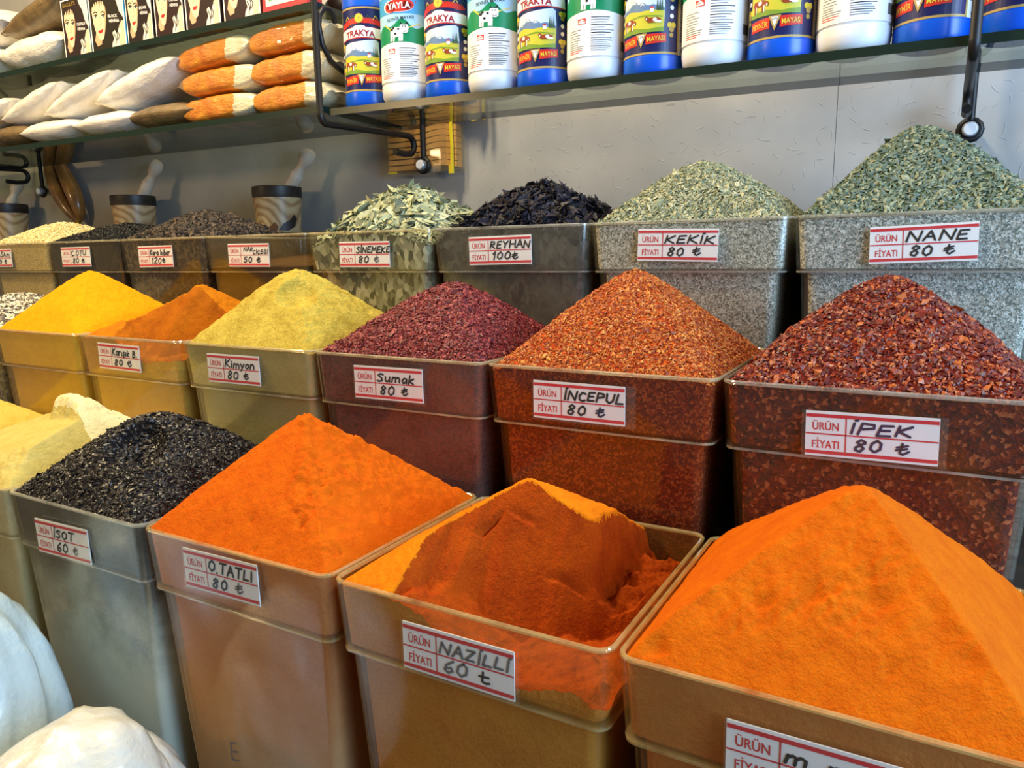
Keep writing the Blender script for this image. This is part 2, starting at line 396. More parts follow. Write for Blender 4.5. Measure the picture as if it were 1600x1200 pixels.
# stepped counter (dark painted wood)
BH = .32
ROW = {1: (0.0, 0.0), 2: (.1935, .1166), 3: (.3829, .2377)}
X0 = {1: 0.0, 2: -.1976, 3: -.3852}
PITCH = .2; HX = .0985; HY = .0955
t = NT('dark_counter_wood'); v = t.obj(); mp = t.new('ShaderNodeMapping'); mp.inputs['Scale'].default_value = (1, 8, 8); t.l(v, mp.inputs[0])
t.set(Base_Color=t.ramp(t.noise(mp.outputs[0], 14, 4), [(.3, rgba((30, 22, 16))), (.7, rgba((52, 38, 26)))]), Roughness=.6)
counter_m = t.m
L0, L1 = -1.35, 1.1
for nm, lab, y0, y1, zt in (('display_step', 'lowest dark wooden step of the counter, under the front row of boxes', -.36, ROW[2][0] - .001, ROW[1][1] - BH),
                       ('display_step', 'middle dark wooden step of the counter, under the middle row of boxes', ROW[2][0] - .0005, ROW[3][0] - .001, ROW[2][1] - BH),
                       ('display_step', 'highest dark wooden step of the counter, under the back row of boxes', ROW[3][0] - .0005, .5845, ROW[3][1] - BH),
                       ('back_ledge', 'narrow dark ledge against the wall carrying the mortars', .585, WALL_Y - .001, .2490)):
    mb = MB(); mb.box(L0, L1, y0, y1, 0, ZO + zt); tag(mb.build(nm, counter_m, None, (0, 0, -ZO)), lab, 'counter')

# ------------------------------------------------------------------ spice boxes
def rr(hx, hy, r, z, n=5):
    pts = []
    for cx, cy, a0 in ((hx - r, -hy + r, -90), (hx - r, hy - r, 0), (-hx + r, hy - r, 90), (-hx + r, -hy + r, 180)):
        for i in range(n + 1):
            a = math.radians(a0 + 90 * i / n); pts.append((cx + r * math.cos(a), cy + r * math.sin(a), z))
    return pts
CR = .009; TH = .0025; CH = .0485; TAPER = .055
def shell(levels, bottom=False):
    mb = MB()
    out = [rr(hx, hy, CR, z) for hx, hy, z in levels]; inn = [rr(hx - TH, hy - TH, CR - TH * .6, z) for hx, hy, z in levels[::-1]]
    if bottom:
        inn[0] = [(p[0], p[1], p[2] + TH) for p in inn[0]]
        loops = out[::-1]
        mb.loft(inn[::1] if False else out, False, False, True)
        mb.loft(inn[::-1], False, False, True)
        a = out[0]; b = inn[-1]; mb.loft([a, b])
    else:
        mb.loft(out + inn, True)
    return mb
_body_l = [(HX - .0062, HY - .0062, -CH - .0005), (HX - .0062 - TAPER * (BH - CH), HY - .0062 - TAPER * (BH - CH), -BH)]
def bead(loop_at, r, n=8):
    mb = MB(); mb.tube(loop_at, r, n, closed=True); return mb
def ledge_mb():
    mb = MB()
    a = rr(HX - .0026, HY - .0026, CR, -CH + .0009); b = rr(HX - .0027, HY - .0027, CR, -CH - .0009)
    c = rr(HX - .0090, HY - .0090, CR - .004, -CH - .0009); d = rr(HX - .0066, HY - .0066, CR - .003, -CH + .0009)
    mb.loft([a, b, c, d], True); return mb
_protos = {}
def part_copy(kind, make, mat, parent, name):
    if kind not in _protos:
        o = make().build(name, mat, parent, smooth=False); smooth_angle(o, 40); _protos[kind] = o.data
        o.material_slots[0].link = 'OBJECT'; o.material_slots[0].material = mat
        return o
    o = link(name, _protos[kind], parent); o.material_slots[0].link = 'OBJECT'; o.material_slots[0].material = mat
    return o

WHITE = flat((236, 234, 230), .45, .3, name='card_white'); RED = flat((205, 32, 44), .5, .3, name='card_red')
INK = flat((14, 14, 20), .6, .2, name='marker_black'); INKB = flat((22, 28, 70), .6, .2, name='marker_blue_black'); INKG = flat((104, 104, 108), .6, .2, name='faded_marker')
SLEEVE = clear_mat('card_sleeve_plastic', (1, 1, 1), (220, 215, 200), .05, None, .12, .8)
CW, CHT = .080, .0312
def price_card(parent, loc, tilt, name_txt, price, ink=INK, ink2=INK, nw=None, sleeve=(-.041, .0435), seed=1, fade=False, small=False):
    """card local frame: x right, z up, facing -y"""
    mb = MB(); mb.box(-CW / 2, CW / 2, -.0004, .0004, -CHT / 2, CHT / 2)
    card = mb.build('price_card', WHITE, parent, loc); card.rotation_euler = (0, -math.radians(tilt), 0)
    fn = lambda u, v, h: Vector((u, -.00045 - h, v))
    a = Art()
    for y0, y1 in ((CHT / 2 - .0042, CHT / 2 - .0018), (-CHT / 2 + .0016, -CHT / 2 + .0040)): a.rect(-CW / 2 + .0003, CW / 2 - .0003, y0, y1, RED, 1)
    a.rect(-CW / 2 + .0003, CW / 2 - .0003, -.0005, .0005, RED, 1); dv = -CW / 2 + .0255
    a.rect(dv - .0004, dv + .0004, -CHT / 2 + .004, CHT / 2 - .004, RED, 1)
    a.text('ÜRÜN', -CW / 2 + .0045, .0028, .0056, RED, 1, width=.0165, bold=.012)
    a.text('FİYATI', -CW / 2 + .0045, -.0098, .0056, RED, 1, width=.0170, bold=.012)
    pr = a.build('printed_lines', card, fn)
    b = Art(); w = .0017
    if small:
        pen_text(b, name_txt[0], dv + .006, .0055, .005, .0012, ink, 2, seed, width=.018); pen_text(b, name_txt[1], dv + .024, .0015, .005, .0012, ink, 2, seed + 1, width=.028)
    else:
        pen_text(b, name_txt, dv + .0025, .0019, .0071 if any(q in name_txt for q in 'İĞ') else .0078, w, ink, 2, seed, width=nw)
    num, sym = price
    pen_text(b, num, dv + .005, -.0102, .0080, w, ink, 2, seed + 2, width=.0065 * len(num) + .003)
    pen_text(b, sym, dv + .030, -.0098, .0072, w * .9, ink2, 2, seed + 3, width=.0072)
    b.build('handwriting', card, fn)
    s = MB(); s.box(sleeve[0], sleeve[1], -.0011, -.0009, -CHT / 2 - .0015, CHT / 2 + .0008)
    s.build('card_sleeve', SLEEVE, card)
    return card

def squircle_grid(n, hx, hy, r):
    g = np.linspace(-1, 1, n); U, V = np.meshgrid(g, g, indexing='ij')
    X = U * hx; Y = V * hy
    qx = np.maximum(np.abs(X) - (hx - r), 0); qy = np.maximum(np.abs(Y) - (hy - r), 0)
    m = np.maximum(qx, qy); h = np.hypot(qx, qy); k = np.where(h > 1e-9, m / np.maximum(h, 1e-9), 1)
    X = np.sign(X) * (np.minimum(np.abs(X), hx - r) + qx * k); Y = np.sign(Y) * (np.minimum(np.abs(Y), hy - r) + qy * k)
    return U, V, X, Y

def heap(row, idx, hfun, top_m, side_m, label, n=96, flakes=None, seed=0, fill=-BH + .006, name='spice_heap', cut_m=None):
    """one body of spice: a modelled top surface over a column that fills the box"""
    ry, rz = ROW[row]; cx = X0[row] + (idx + .5) * PITCH; cy = ry + HY
    hx, hy, r = HX - TH - .0007, HY - TH - .0007, CR - TH * .6
    U, V, X, Y = squircle_grid(n, hx, hy, r)
    Z = hfun(X, Y, U, V)
    dist = np.minimum(hx - np.abs(X), hy - np.abs(Y)); Z = np.minimum(Z, -.0015 + 1.1 * dist + .0008 * fbm(X * 120, Y * 120, 90 + seed, 2))
    verts = np.stack([X, Y, Z], -1).reshape(-1, 3).tolist(); faces = []; fm = []
    for i in range(n - 1):
        for j in range(n - 1):
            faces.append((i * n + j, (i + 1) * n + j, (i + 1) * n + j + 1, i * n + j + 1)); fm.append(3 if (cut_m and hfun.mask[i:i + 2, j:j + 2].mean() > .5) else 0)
    ring = [i * n for i in range(n)] + [(n - 1) * n + j for j in range(1, n)] + [i * n + n - 1 for i in range(n - 2, -1, -1)] + [j for j in range(n - 2, 0, -1)]
    prev = ring
    def level(z, hx2, hy2, floor=False):
        nonlocal prev
        b = len(verts)
        for q in ring:
            x, y, zz = verts[q]
            verts.append([x * hx2 / hx, y * hy2 / hy, min(z, zz - .001) if not floor else z])
        cur = list(range(b, b + len(ring)))
        for a in range(len(ring)):
            c = (a + 1) % len(ring); faces.append((prev[a], cur[a], cur[c], prev[c])[::-1]); fm.append(1)
        prev = cur
    d = .0036
    level(-CH + .003, HX - .0031 - TH - .0006, HY - .0031 - TH - .0006)
    level(-CH - .0005, HX - .0062 - TH - .0012 - .002, HY - .0062 - TH - .0012 - .002)
    e = TAPER * (BH - CH)
    level(fill, HX - .0062 - e - TH - .001, HY - .0062 - e - TH - .001, True)
    faces.append(tuple(prev)); fm.append(1)
    mats = [top_m, side_m]
    if flakes:
        rng = np.random.default_rng(seed + 50)
        N = flakes['n']; ii = rng.uniform(0, n - 1.001, N); jj = rng.uniform(0, n - 1.001, N)
        i0 = ii.astype(int); j0 = jj.astype(int); fi = ii - i0; fj = jj - j0
        def lerp(A): return (A[i0, j0] * (1 - fi) + A[i0 + 1, j0] * fi) * (1 - fj) + (A[i0, j0 + 1] * (1 - fi) + A[i0 + 1, j0 + 1] * fi) * fj
        P = np.stack([lerp(X), lerp(Y), lerp(Z)], 1)
        gx = (Z[i0 + 1, j0] - Z[i0, j0]) / np.maximum(X[i0 + 1, j0] - X[i0, j0], 1e-5); gy = (Z[i0, j0 + 1] - Z[i0, j0]) / np.maximum(Y[i0, j0 + 1] - Y[i0, j0], 1e-5)
        nrm = np.stack([-gx, -gy, np.ones(N)], 1) + rng.normal(0, flakes.get('tilt', .5), (N, 3)); nrm /= np.linalg.norm(nrm, axis=1)[:, None]
        a = rng.normal(0, 1, (N, 3)); a -= nrm * (a * nrm).sum(1)[:, None]; a /= np.linalg.norm(a, axis=1)[:, None]
        b = np.cross(nrm, a)
        s = flakes['size'] * np.exp(rng.normal(0, .3, N)); asp = flakes.get('asp', .6) * np.exp(rng.normal(0, .2, N)); th = flakes.get('thick', .3)
        lim = np.minimum(1, (np.minimum(HX - TH - np.abs(P[:, 0]), HY - TH - np.abs(P[:, 1])) + np.where(P[:, 2] > .003, .004, 0)) / np.maximum(s, 1e-6)); s = s * np.clip(lim, .15, 1)
        P = P + nrm * (s * flakes.get('lift', .25))[:, None]
        A = a * s[:, None]; B = b * (s * asp)[:, None]; C = nrm * (s * th)[:, None]
        kind = flakes.get('kind', 'chip')
        if kind == 'chip':
            T = [A, B * .9 + A * .2, -A, -B, C, -C]; fl = [(0, 1, 4), (1, 2, 4), (2, 3, 4), (3, 0, 4), (1, 0, 5), (2, 1, 5), (3, 2, 5), (0, 3, 5)]
        elif kind == 'leaf':
            T = [A, A * .35 + B + C, -A * .4 + B * .8 + C * .6, -A, -A * .4 - B * .8 + C * .6, A * .35 - B + C, A * .1]; fl = [(6, 0, 1), (6, 1, 2), (6, 2, 3), (6, 3, 4), (6, 4, 5), (6, 5, 0)]
        else:
            T = [A, B, -A, -B, C, -C]; fl = [(0, 1, 4), (1, 2, 4), (2, 3, 4), (3, 0, 4), (1, 0, 5), (2, 1, 5), (3, 2, 5), (0, 3, 5)]
        b0 = len(verts); k = len(T)
        FV = np.stack([P + q for q in T], 1).reshape(-1, 3); verts += FV.tolist()
        for q in range(N):
            o = b0 + q * k
            for tri in fl: faces.append((o + tri[0], o + tri[1], o + tri[2]))
        fm += [2] * (N * len(fl)); mats.append(flakes['mat'])
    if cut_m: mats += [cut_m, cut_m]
    o = mesh(name, verts, faces, mats, fm, False, None, (cx, cy, rz))
    me = o.data; sm = np.array([m in (0, 3) for m in fm]); me.polygons.foreach_set('use_smooth', sm)
    return tag(o, label, 'spice', kind='stuff')

def pyramid(H, base=-.002, round_=.10, mixr=.35, lump=.0012, seed=3, off=(0, 0), power=1.0, skew=0, freq=60):
    def f(X, Y, U, V):
        u = U - off[0] * (1 - np.maximum(abs(U), abs(V))); v = V - off[1] * (1 - np.maximum(abs(U), abs(V)))
        d = (1 - mixr) * np.maximum(np.abs(u), np.abs(v)) + mixr * np.hypot(u, v) / 1.18
        d = np.sqrt(d * d + round_ * round_) - round_ * .55
        d = np.clip(d, 0, 1.3) ** power
        edge = sstep(1.0, .86, np.maximum(abs(U), abs(V)))
        return base + np.maximum(H * (1 - d), -.016) + lump * fbm(X * freq, Y * freq, seed) * (.4 + .6 * edge) + lump * .9 * fbm(X * 260, Y * 260, seed + 9, 2) * edge
    return f

def spice_box(row, idx, label, plastic, rim_m, card=None, marks=None):
    ry, rz = ROW[row]; cx = X0[row] + (idx + .5) * PITCH; cy = ry + HY
    root = thing('spice_box', label, 'box', (cx, cy, rz - BH), (0, 0, 0), ('front', 'middle', 'back')[row - 1] + ' row of clear plastic spice boxes')
    off = (0, 0, BH)
    b = part_copy('body', lambda: shell(_body_l, True), plastic, root, 'body'); b.location = off
    c = part_copy('collar', lambda: shell([(HX, HY, 0), (HX - .003, HY - .003, -CH)]), plastic, root, 'collar'); c.location = off
    r_ = part_copy('rim', lambda: bead(rr(HX - TH / 2, HY - TH / 2, CR, .0002), .0017), rim_m, root, 'rim'); r_.location = off
    l_ = part_copy('collar_ledge', ledge_mb, rim_m, root, 'collar_ledge'); l_.location = off
    if card:
        x, z, tilt = card[0] - cx, card[1] - rz, card[2]
        zc = z; yy = -HY + .003 * (-zc) / CH - .0011
        price_card(root, (x, yy, z + BH), tilt, *card[3:-1], **card[-1])
    if marks:
        a = Art(); marks(a)
        fn = lambda u, v, h: Vector((u, -HY + .0062 + TAPER * (-CH - v) - .0003, v + BH))
        a.build('pen_mark', root, fn)
    return root

RIM = {'warm': clear_mat('rim_plastic_warm_edge_light', (.93, .88, .74), (232, 220, 178), .62, None, .10, 2.6),  # pale diffuse film paints the light that clear edges gather
       'clear': clear_mat('rim_plastic_clear', (.95, .95, .92), (222, 220, 206), .50, None, .10, 2.6),
       'orange': clear_mat('rim_plastic_orange_edge_light', (.93, .85, .65), (228, 204, 140), .65, None, .10, 2.6)}
def plastic(nm, dust_haze, amount, low=None, tint=(.97, .97, .95), seedv=0., rough=.1, gloss=1.): return clear_mat('box_plastic_' + nm, tint, dust_haze, amount, low, rough, gloss, 22, seedv)

# --- front row
def beige_h(X, Y, U, V):
    n1 = fbm(X * 26, Y * 26, 5, 4); n2 = fbm(X * 90, Y * 90, 7, 4)
    z = pyramid(.078, -.004, .3, .5, .002, 21, off=(.30, .25))(X, Y, U, V)
    crest = Y - .012 + .18 * X + .010 * n1 + .003 * n2
    flat_ = .030 + .28 * (Y + .02) + .12 * X + .0016 * n1
    k = sstep(-.002, .010, crest)
    out = np.minimum(z, flat_) * (1 - k) + (z + .005 * n1 + .004 * n2) * k
    beige_h.mask = (k > .5)
    return out
def bite(z, X, Y, cx, cy, cz, r, seed):
    q = r * r - (X - cx) ** 2 - (Y - cy) ** 2
    b = cz - np.sqrt(np.clip(q, 0, None)) + .0022 * fbm(X * 70, Y * 70, seed, 3)
    return np.where(q > 0, np.minimum(z, b), z)
def isot_h(X, Y, U, V):
    z = pyramid(.074, -.003, .26, .55, .0016, 31, off=(-.14, .05))(X, Y, U, V)
    return bite(bite(z, X, Y, .012, -.043, .062, .036, 32), X, Y, .036, -.05, .050, .026, 33)
def scoop_h(H, seed, crest, left, slope, floor_, lump, off=(0, 0), ragged=.0012, cracks=(), right=None):
    base = pyramid(H, -.003, .05, .15, .0010, seed, off=off)
    cx_, cy_ = zip(*crest)
    def f(X, Y, U, V):
        z = base(X, Y, U, V)
        n1 = fbm(X * 30, Y * 30, seed + 4, 5); n2 = fbm(X * 120, Y * 120, seed + 6, 3); n3 = fbm(X * 14 + 3, Y * 14, seed + 8, 2)
        yc = np.interp(X, cx_, cy_) + .004 * n1 + .0012 * n2
        gs = (np.interp(X + .006, cx_, cy_) - np.interp(X - .006, cx_, cy_)) / .012
        q = (yc - Y) / np.sqrt(1 + gs ** 2)
        zc = base(X, yc, U, np.clip(yc / .0925, -1, 1))
        zs = zc - slope * np.clip(q, 0, None) + lump * (n1 + .7 * n3) * sstep(.004, .03, q) + ragged * n2
        fl = floor_ + .034 * (1 - sstep(-.05, .022, X)) + lump * 1.3 * n1 + ragged * 1.5 * n2
        zs = np.maximum(zs, fl)
        side = sstep(left - .003, left + .003, X + .006 * n1 + .003 * n2)
        out = np.where(q > 0, z * (1 - side) + np.minimum(z, zs) * side, z)
        if right is not None:
            rs = sstep(right - .004, right + .005, X + .009 * n1 + .003 * n2 - .10 * np.clip(Y + .02, 0, 1) * 0)
            low = -.022 + .016 * fbm(X * 60, Y * 60, seed + 20, 4) + .05 * np.clip(Y - .05, 0, 1) + .03 * np.clip(-.05 - Y, -1, 0) * 0
            out = out * (1 - rs) + np.minimum(out, low) * rs
        f.mask = out < z - .0012
        for (x0, y0, x1, y1, w, d) in cracks:
            t = np.clip(((X - x0) * (x1 - x0) + (Y - y0) * (y1 - y0)) / ((x1 - x0) ** 2 + (y1 - y0) ** 2), 0, 1)
            dd = np.hypot(X - x0 - t * (x1 - x0) + .002 * n1, Y - y0 - t * (y1 - y0) + .002 * n1)
            out = out - d * np.exp(-(dd / w) ** 2) * np.sin(np.pi * np.clip(t, .02, .98))
        return out
    return f
nazilli_h = scoop_h(.060, 41, [(-.095, -.10), (-.062, -.085), (-.050, -.040), (-.022, -.009), (0, .001), (.03, .004), (.06, .016), (.095, .020)], -.09, 1.8, -.036, .0095, right=.050, ragged=.0018,
                    cracks=((-.028, -.030, -.012, -.012, .0012, .007), (.020, -.022, .050, -.012, .0012, .006), (-.012, -.012, .012, -.010, .001, .004)))
karisik_h = scoop_h(.064, 51, [(-.095, -.10), (-.075, -.07), (-.05, -.045), (-.01, -.020), (.026, -.002), (.06, .004), (.095, .0)], -.2, 1.5, -.022, .009, off=(.32, 0), ragged=.0026)
def tatli_h(X, Y, U, V):
    z = pyramid(.084, -.001, .075, .10, .0008, 61, off=(-.13, 0))(X, Y, U, V)
    rough = sstep(-.1, .15, X / .09 + Y / .09 * .9 + .25)      # the right-hand faces are crumblier
    z = z + .0036 * rough * fbm(X * 80, Y * 80, 64, 5) + .0030 * (rough * sstep(-.1, .5, fbm(X * 40, Y * 40, 66, 2)) + .15) * fbm(X * 230, Y * 230, 65, 2)
    for px, py, r, d in ((.022, -.088, .004, .006), (.005, -.074, .0035, .004), (.045, -.085, .003, .003), (-.062, -.086, .006, .002), (.052, -.070, .003, .004)):
        z = z - d * np.exp(-((X - px) ** 2 + (Y - py) ** 2) / r ** 2)
    return z
def big_h(X, Y, U, V):
    z = pyramid(.084, .001, .075, .10, .0008, 71, off=(.07, 0))(X, Y, U, V)
    front = sstep(0.05, -.12, (Y + np.abs(X) * .95) / .09)
    z = z + (.0024 * fbm(X * 85, Y * 85, 74, 5) - .0014 + .0026 * sstep(-.1, .5, fbm(X * 35, Y * 35, 76, 2)) * fbm(X * 220, Y * 220, 75, 2)) * front
    for px, py, r, d in ((-.004, -.052, .0035, .003), (.02, -.050, .004, .004), (-.03, -.06, .003, .003), (-.085, -.088, .006, .003), (-.076, -.084, .004, .003), (.03, -.075, .004, .003), (0, -.085, .004, .003)):
        z = z - d * np.exp(-(((X - px) / 1.8) ** 2 + (Y - py) ** 2) / r ** 2)
    return z

P_OR = powder_mat('orange_red_powder', (200, 94, 8), (184, 76, 6))
P_NZ = powder_mat('shaded_orange_powder', (172, 70, 8), (138, 46, 6), 45)  # darker copy for the scooped hollow, its shade put into the colour
P_NY = powder_mat('lit_orange_powder', (220, 122, 12), (204, 104, 8))  # lighter copy for the outer faces, lamplight put into the colour
P_BG = powder_mat('bright_orange_powder', (202, 100, 8), (184, 80, 5))
P_BE = powder_mat('beige_green_powder', (190, 174, 104), (172, 154, 82))
P_YE = powder_mat('pale_yellow_powder', (204, 176, 84), (186, 158, 66))
S_OR = powder_mat('orange_powder_pressed', (216, 128, 62), (194, 106, 48), 30, 500)
S_NZ = powder_mat('ochre_powder_pressed', (222, 146, 60), (196, 116, 44), 26, 500)
S_BE = powder_mat('beige_powder_pressed', (206, 192, 150), (190, 172, 124), 30, 500)
FK_IS = flake_mat('black_pepper_flakes', [(20, 16, 18), (26, 21, 23), (14, 12, 14), (36, 30, 31), (22, 17, 18)], .40, .42)
B_IS = mottle_mat('black_flakes_bed', [(12, 10, 12), (24, 20, 22), (18, 14, 16)], 300)
S_IS = mottle_mat('black_flakes_pressed', [(26, 24, 24), (38, 35, 33), (20, 18, 18)], 300)

heap(1, -2, pyramid(.066, -.003, .2, .4, .001, 11), P_YE, S_BE, 'pale yellow powder heap at the left end of the front row, mostly out of frame')
heap(1, -1, beige_h, P_BE, S_BE, 'beige powder with a pale crumbly crest, left of the black flakes', n=150, cut_m=powder_mat('pale_cream_powder', (226, 214, 166), (206, 190, 138), 60))
heap(1, 0, isot_h, B_IS, S_IS, 'black glossy pepper flakes heaped in the front row', flakes=dict(n=15000, size=.0021, asp=.6, thick=.25, mat=FK_IS, tilt=.6), seed=1)
heap(1, 1, tatli_h, P_OR, S_OR, 'orange-red powder cone between the black flakes and the scooped-out powder', n=200)
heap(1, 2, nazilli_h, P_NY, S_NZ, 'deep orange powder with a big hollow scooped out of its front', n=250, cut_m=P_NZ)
heap(1, 3, big_h, P_BG, S_OR, 'largest bright orange powder cone in the bottom right corner', n=220)

spice_box(1, -2, 'clear plastic box under the pale yellow powder, left end of the front row', plastic('yellow', (214, 200, 150), .3, seedv=1), RIM['warm'])
spice_box(1, -1, 'clear plastic box of beige powder in the front row, without a visible price card', plastic('beige', (206, 196, 160), .3, seedv=2), RIM['warm'])
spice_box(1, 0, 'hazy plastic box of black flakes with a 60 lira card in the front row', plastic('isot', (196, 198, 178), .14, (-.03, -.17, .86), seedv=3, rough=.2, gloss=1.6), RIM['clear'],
          (.0854, -.0318, 1.9, 'İSOT', ('60', '₺'), INK, INKG, .030, dict(seed=1)))
def oval_mark(a):
    a.stroke([(-.024, -.170), (-.030, -.172), (-.031, -.188), (-.023, -.186)], .0012, INKG); a.stroke([(-.029, -.180), (-.023, -.178)], .0012, INKG)
    a.stroke([(-.021, -.192), (-.026, -.200), (-.020, -.206), (-.018, -.197)], .0012, INKG)
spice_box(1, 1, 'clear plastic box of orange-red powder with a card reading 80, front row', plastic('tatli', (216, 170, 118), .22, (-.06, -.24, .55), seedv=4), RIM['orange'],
          (.2923, -.0201, 1.2, 'O.TATLI', ('80', '₺'), INK, INKG, .046, dict(seed=2)), oval_mark)
spice_box(1, 2, 'clear plastic box of the scooped-out deep orange powder, front row', plastic('nazilli', (196, 150, 66), .24, seedv=5), RIM['orange'],
          (.5002, -.0295, .1, 'NAZİLLİ', ('60', '+'), INKG, INK, .048, dict(seed=3)))
spice_box(1, 3, 'clear plastic box under the largest orange cone in the bottom right corner', plastic('orange', (196, 160, 92), .22, seedv=6), RIM['orange'],
          (.7006, -.0318, .4, 'm n a', ('80', '₺'), INK, INK, .040, dict(seed=4)))

# --- middle row
P_TU = powder_mat('turmeric_yellow_powder', (214, 150, 14), (202, 136, 10))
P_KA = powder_mat('ochre_orange_powder', (190, 116, 16), (160, 88, 12))
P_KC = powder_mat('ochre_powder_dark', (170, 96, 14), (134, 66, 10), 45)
P_KI = powder_mat('olive_yellow_ground_seed', (184, 164, 74), (146, 124, 44), 50, 480, bump=1.0)
S_TU = powder_mat('turmeric_powder_pressed', (228, 188, 62), (214, 168, 44), 30, 500)
S_KA = powder_mat('ochre_powder_side', (218, 174, 74), (202, 152, 56), 30, 500)
S_KI = powder_mat('olive_powder_pressed', (190, 176, 112), (172, 156, 92), 30, 600)
FK_SU = flake_mat('dark_red_flakes', [(118, 32, 34), (96, 24, 28), (132, 46, 46), (84, 20, 26), (150, 66, 62), (106, 28, 30)], .5, .35)
B_SU = mottle_mat('dark_red_bed', [(84, 22, 26), (104, 30, 32), (70, 16, 20)], 320)
S_SU = mottle_mat('dark_red_pressed', [(94, 34, 30), (112, 42, 36), (80, 28, 28), (104, 48, 40)], 420)
FK_IN = flake_mat('orange_pepper_flakes', [(176, 84, 18), (154, 66, 14), (188, 104, 30), (130, 48, 12), (168, 76, 16), (204, 134, 62)], .5, .35)
B_IN = mottle_mat('orange_flake_bed', [(166, 56, 10), (140, 42, 8), (186, 74, 16)], 380)
S_IN = mottle_mat('orange_flakes_pressed', [(128, 44, 16), (108, 34, 14), (156, 70, 28), (92, 26, 14)], 560)
FK_IP = flake_mat('red_pepper_flakes', [(124, 40, 18), (98, 26, 16), (148, 58, 24), (80, 20, 18), (176, 92, 42), (112, 32, 18), (92, 24, 22)], .42, .45)
B_IP = mottle_mat('red_flake_bed', [(112, 28, 14), (90, 20, 12), (132, 40, 16)], 300)
S_IP = mottle_mat('red_flakes_pressed', [(92, 30, 22), (118, 42, 24), (60, 18, 18), (160, 84, 50), (80, 26, 28), (100, 34, 22), (70, 22, 24)], 400)
FK_SE = flake_mat('pale_striped_seeds', [(222, 214, 190), (206, 198, 172), (70, 62, 54), (232, 226, 206), (120, 110, 96)], .5, .3)
B_SE = mottle_mat('seed_bed', [(120, 110, 90), (60, 54, 46)], 200)

heap(2, -2, pyramid(.052, -.004, .3, .6, .002, 12), B_SE, B_SE, 'pale striped seeds heaped at the left end of the middle row', flakes=dict(n=8000, size=.0036, asp=.42, thick=.3, mat=FK_SE, tilt=.45, lift=.2, kind='seed'), seed=2)
heap(2, -1, pyramid(.083, -.002, .12, .30, .0010, 13, off=(-.14, 0)), P_TU, S_TU, 'bright yellow turmeric cone in the middle row', n=130)
heap(2, 0, karisik_h, P_KA, S_KA, 'ochre powder with a ragged hollow, between the yellow cone and the olive cone', n=180, cut_m=P_KC)
def kimyon_h(X, Y, U, V):
    z = pyramid(.088, -.003, .16, .40, .0012, 14, off=(-.12, 0))(X, Y, U, V)
    return bite(z, X, Y, .030, -.046, .074, .037, 34) + .0012 * fbm(X * 300, Y * 300, 15, 2)
heap(2, 1, kimyon_h, P_KI, S_KI, 'olive yellow ground cumin cone with a small dent on its right face', n=140)
heap(2, 2, pyramid(.073, -.003, .18, .40, .0014, 16, off=(.06, 0)), B_SU, S_SU, 'dark red sumac cone in the middle row', flakes=dict(n=17000, size=.0019, asp=.6, thick=.3, mat=FK_SU, tilt=.5), seed=3)
heap(2, 3, pyramid(.084, -.003, .14, .45, .0014, 17), B_IN, S_IN, 'orange-brown fine pepper flake cone between the sumac and the red flakes', flakes=dict(n=24000, size=.0014, asp=.62, thick=.35, mat=FK_IN, tilt=.5), seed=4)
heap(2, 4, pyramid(.078, -.001, .14, .40, .0014, 18), B_IP, S_IP, 'coarse red pepper flake cone at the right end of the middle row', flakes=dict(n=17000, size=.0019, asp=.65, thick=.35, mat=FK_IP, tilt=.55), seed=5)

spice_box(2, -2, 'clear plastic box under the pale striped seeds', plastic('seeds', (190, 180, 140), .25, seedv=7), RIM['warm'])
spice_box(2, -1, 'clear plastic box of turmeric without a visible card, middle row', plastic('turmeric', (206, 172, 70), .28, seedv=8), RIM['warm'])
spice_box(2, 0, 'clear plastic box of the hollowed ochre powder, middle row', plastic('karisik', (190, 158, 84), .26, seedv=9), RIM['warm'],
          (-.111, .0941, -.7, 'Karışık B.', ('80', '₺'), INK, INK, .047, dict(seed=5)))
spice_box(2, 1, 'clear plastic box of olive yellow ground cumin, middle row', plastic('kimyon', (176, 164, 112), .26, seedv=10), RIM['warm'],
          (.0883, .0924, .4, 'Kimyon', ('80', '₺'), INK, INK, .044, dict(seed=6)))
spice_box(2, 2, 'clear plastic box of dark red sumac, middle row', plastic('sumak', (168, 140, 122), .20, seedv=11), RIM['warm'],
          (.2977, .0924, .6, 'Sumak', ('80', '₺'), INK, INK, .042, dict(seed=7)))
spice_box(2, 3, 'clear plastic box of orange-brown fine pepper flakes, middle row', plastic('incepul', (176, 110, 60), .05, seedv=12), RIM['warm'],
          (.4909, .0916, .1, 'İNCEPUL', ('80', '₺'), INK, INKB, .050, dict(seed=8, sleeve=(-.041, .049))))
spice_box(2, 4, 'clear plastic box of coarse red flakes at the right end of the middle row', plastic('ipek', (180, 134, 90), .06, seedv=13), RIM['clear'],
          (.7026, .0866, 1.3, 'İPEK', ('80', '₺'), INKB, INKB, .036, dict(seed=9, sleeve=(-.0425, .0445))))

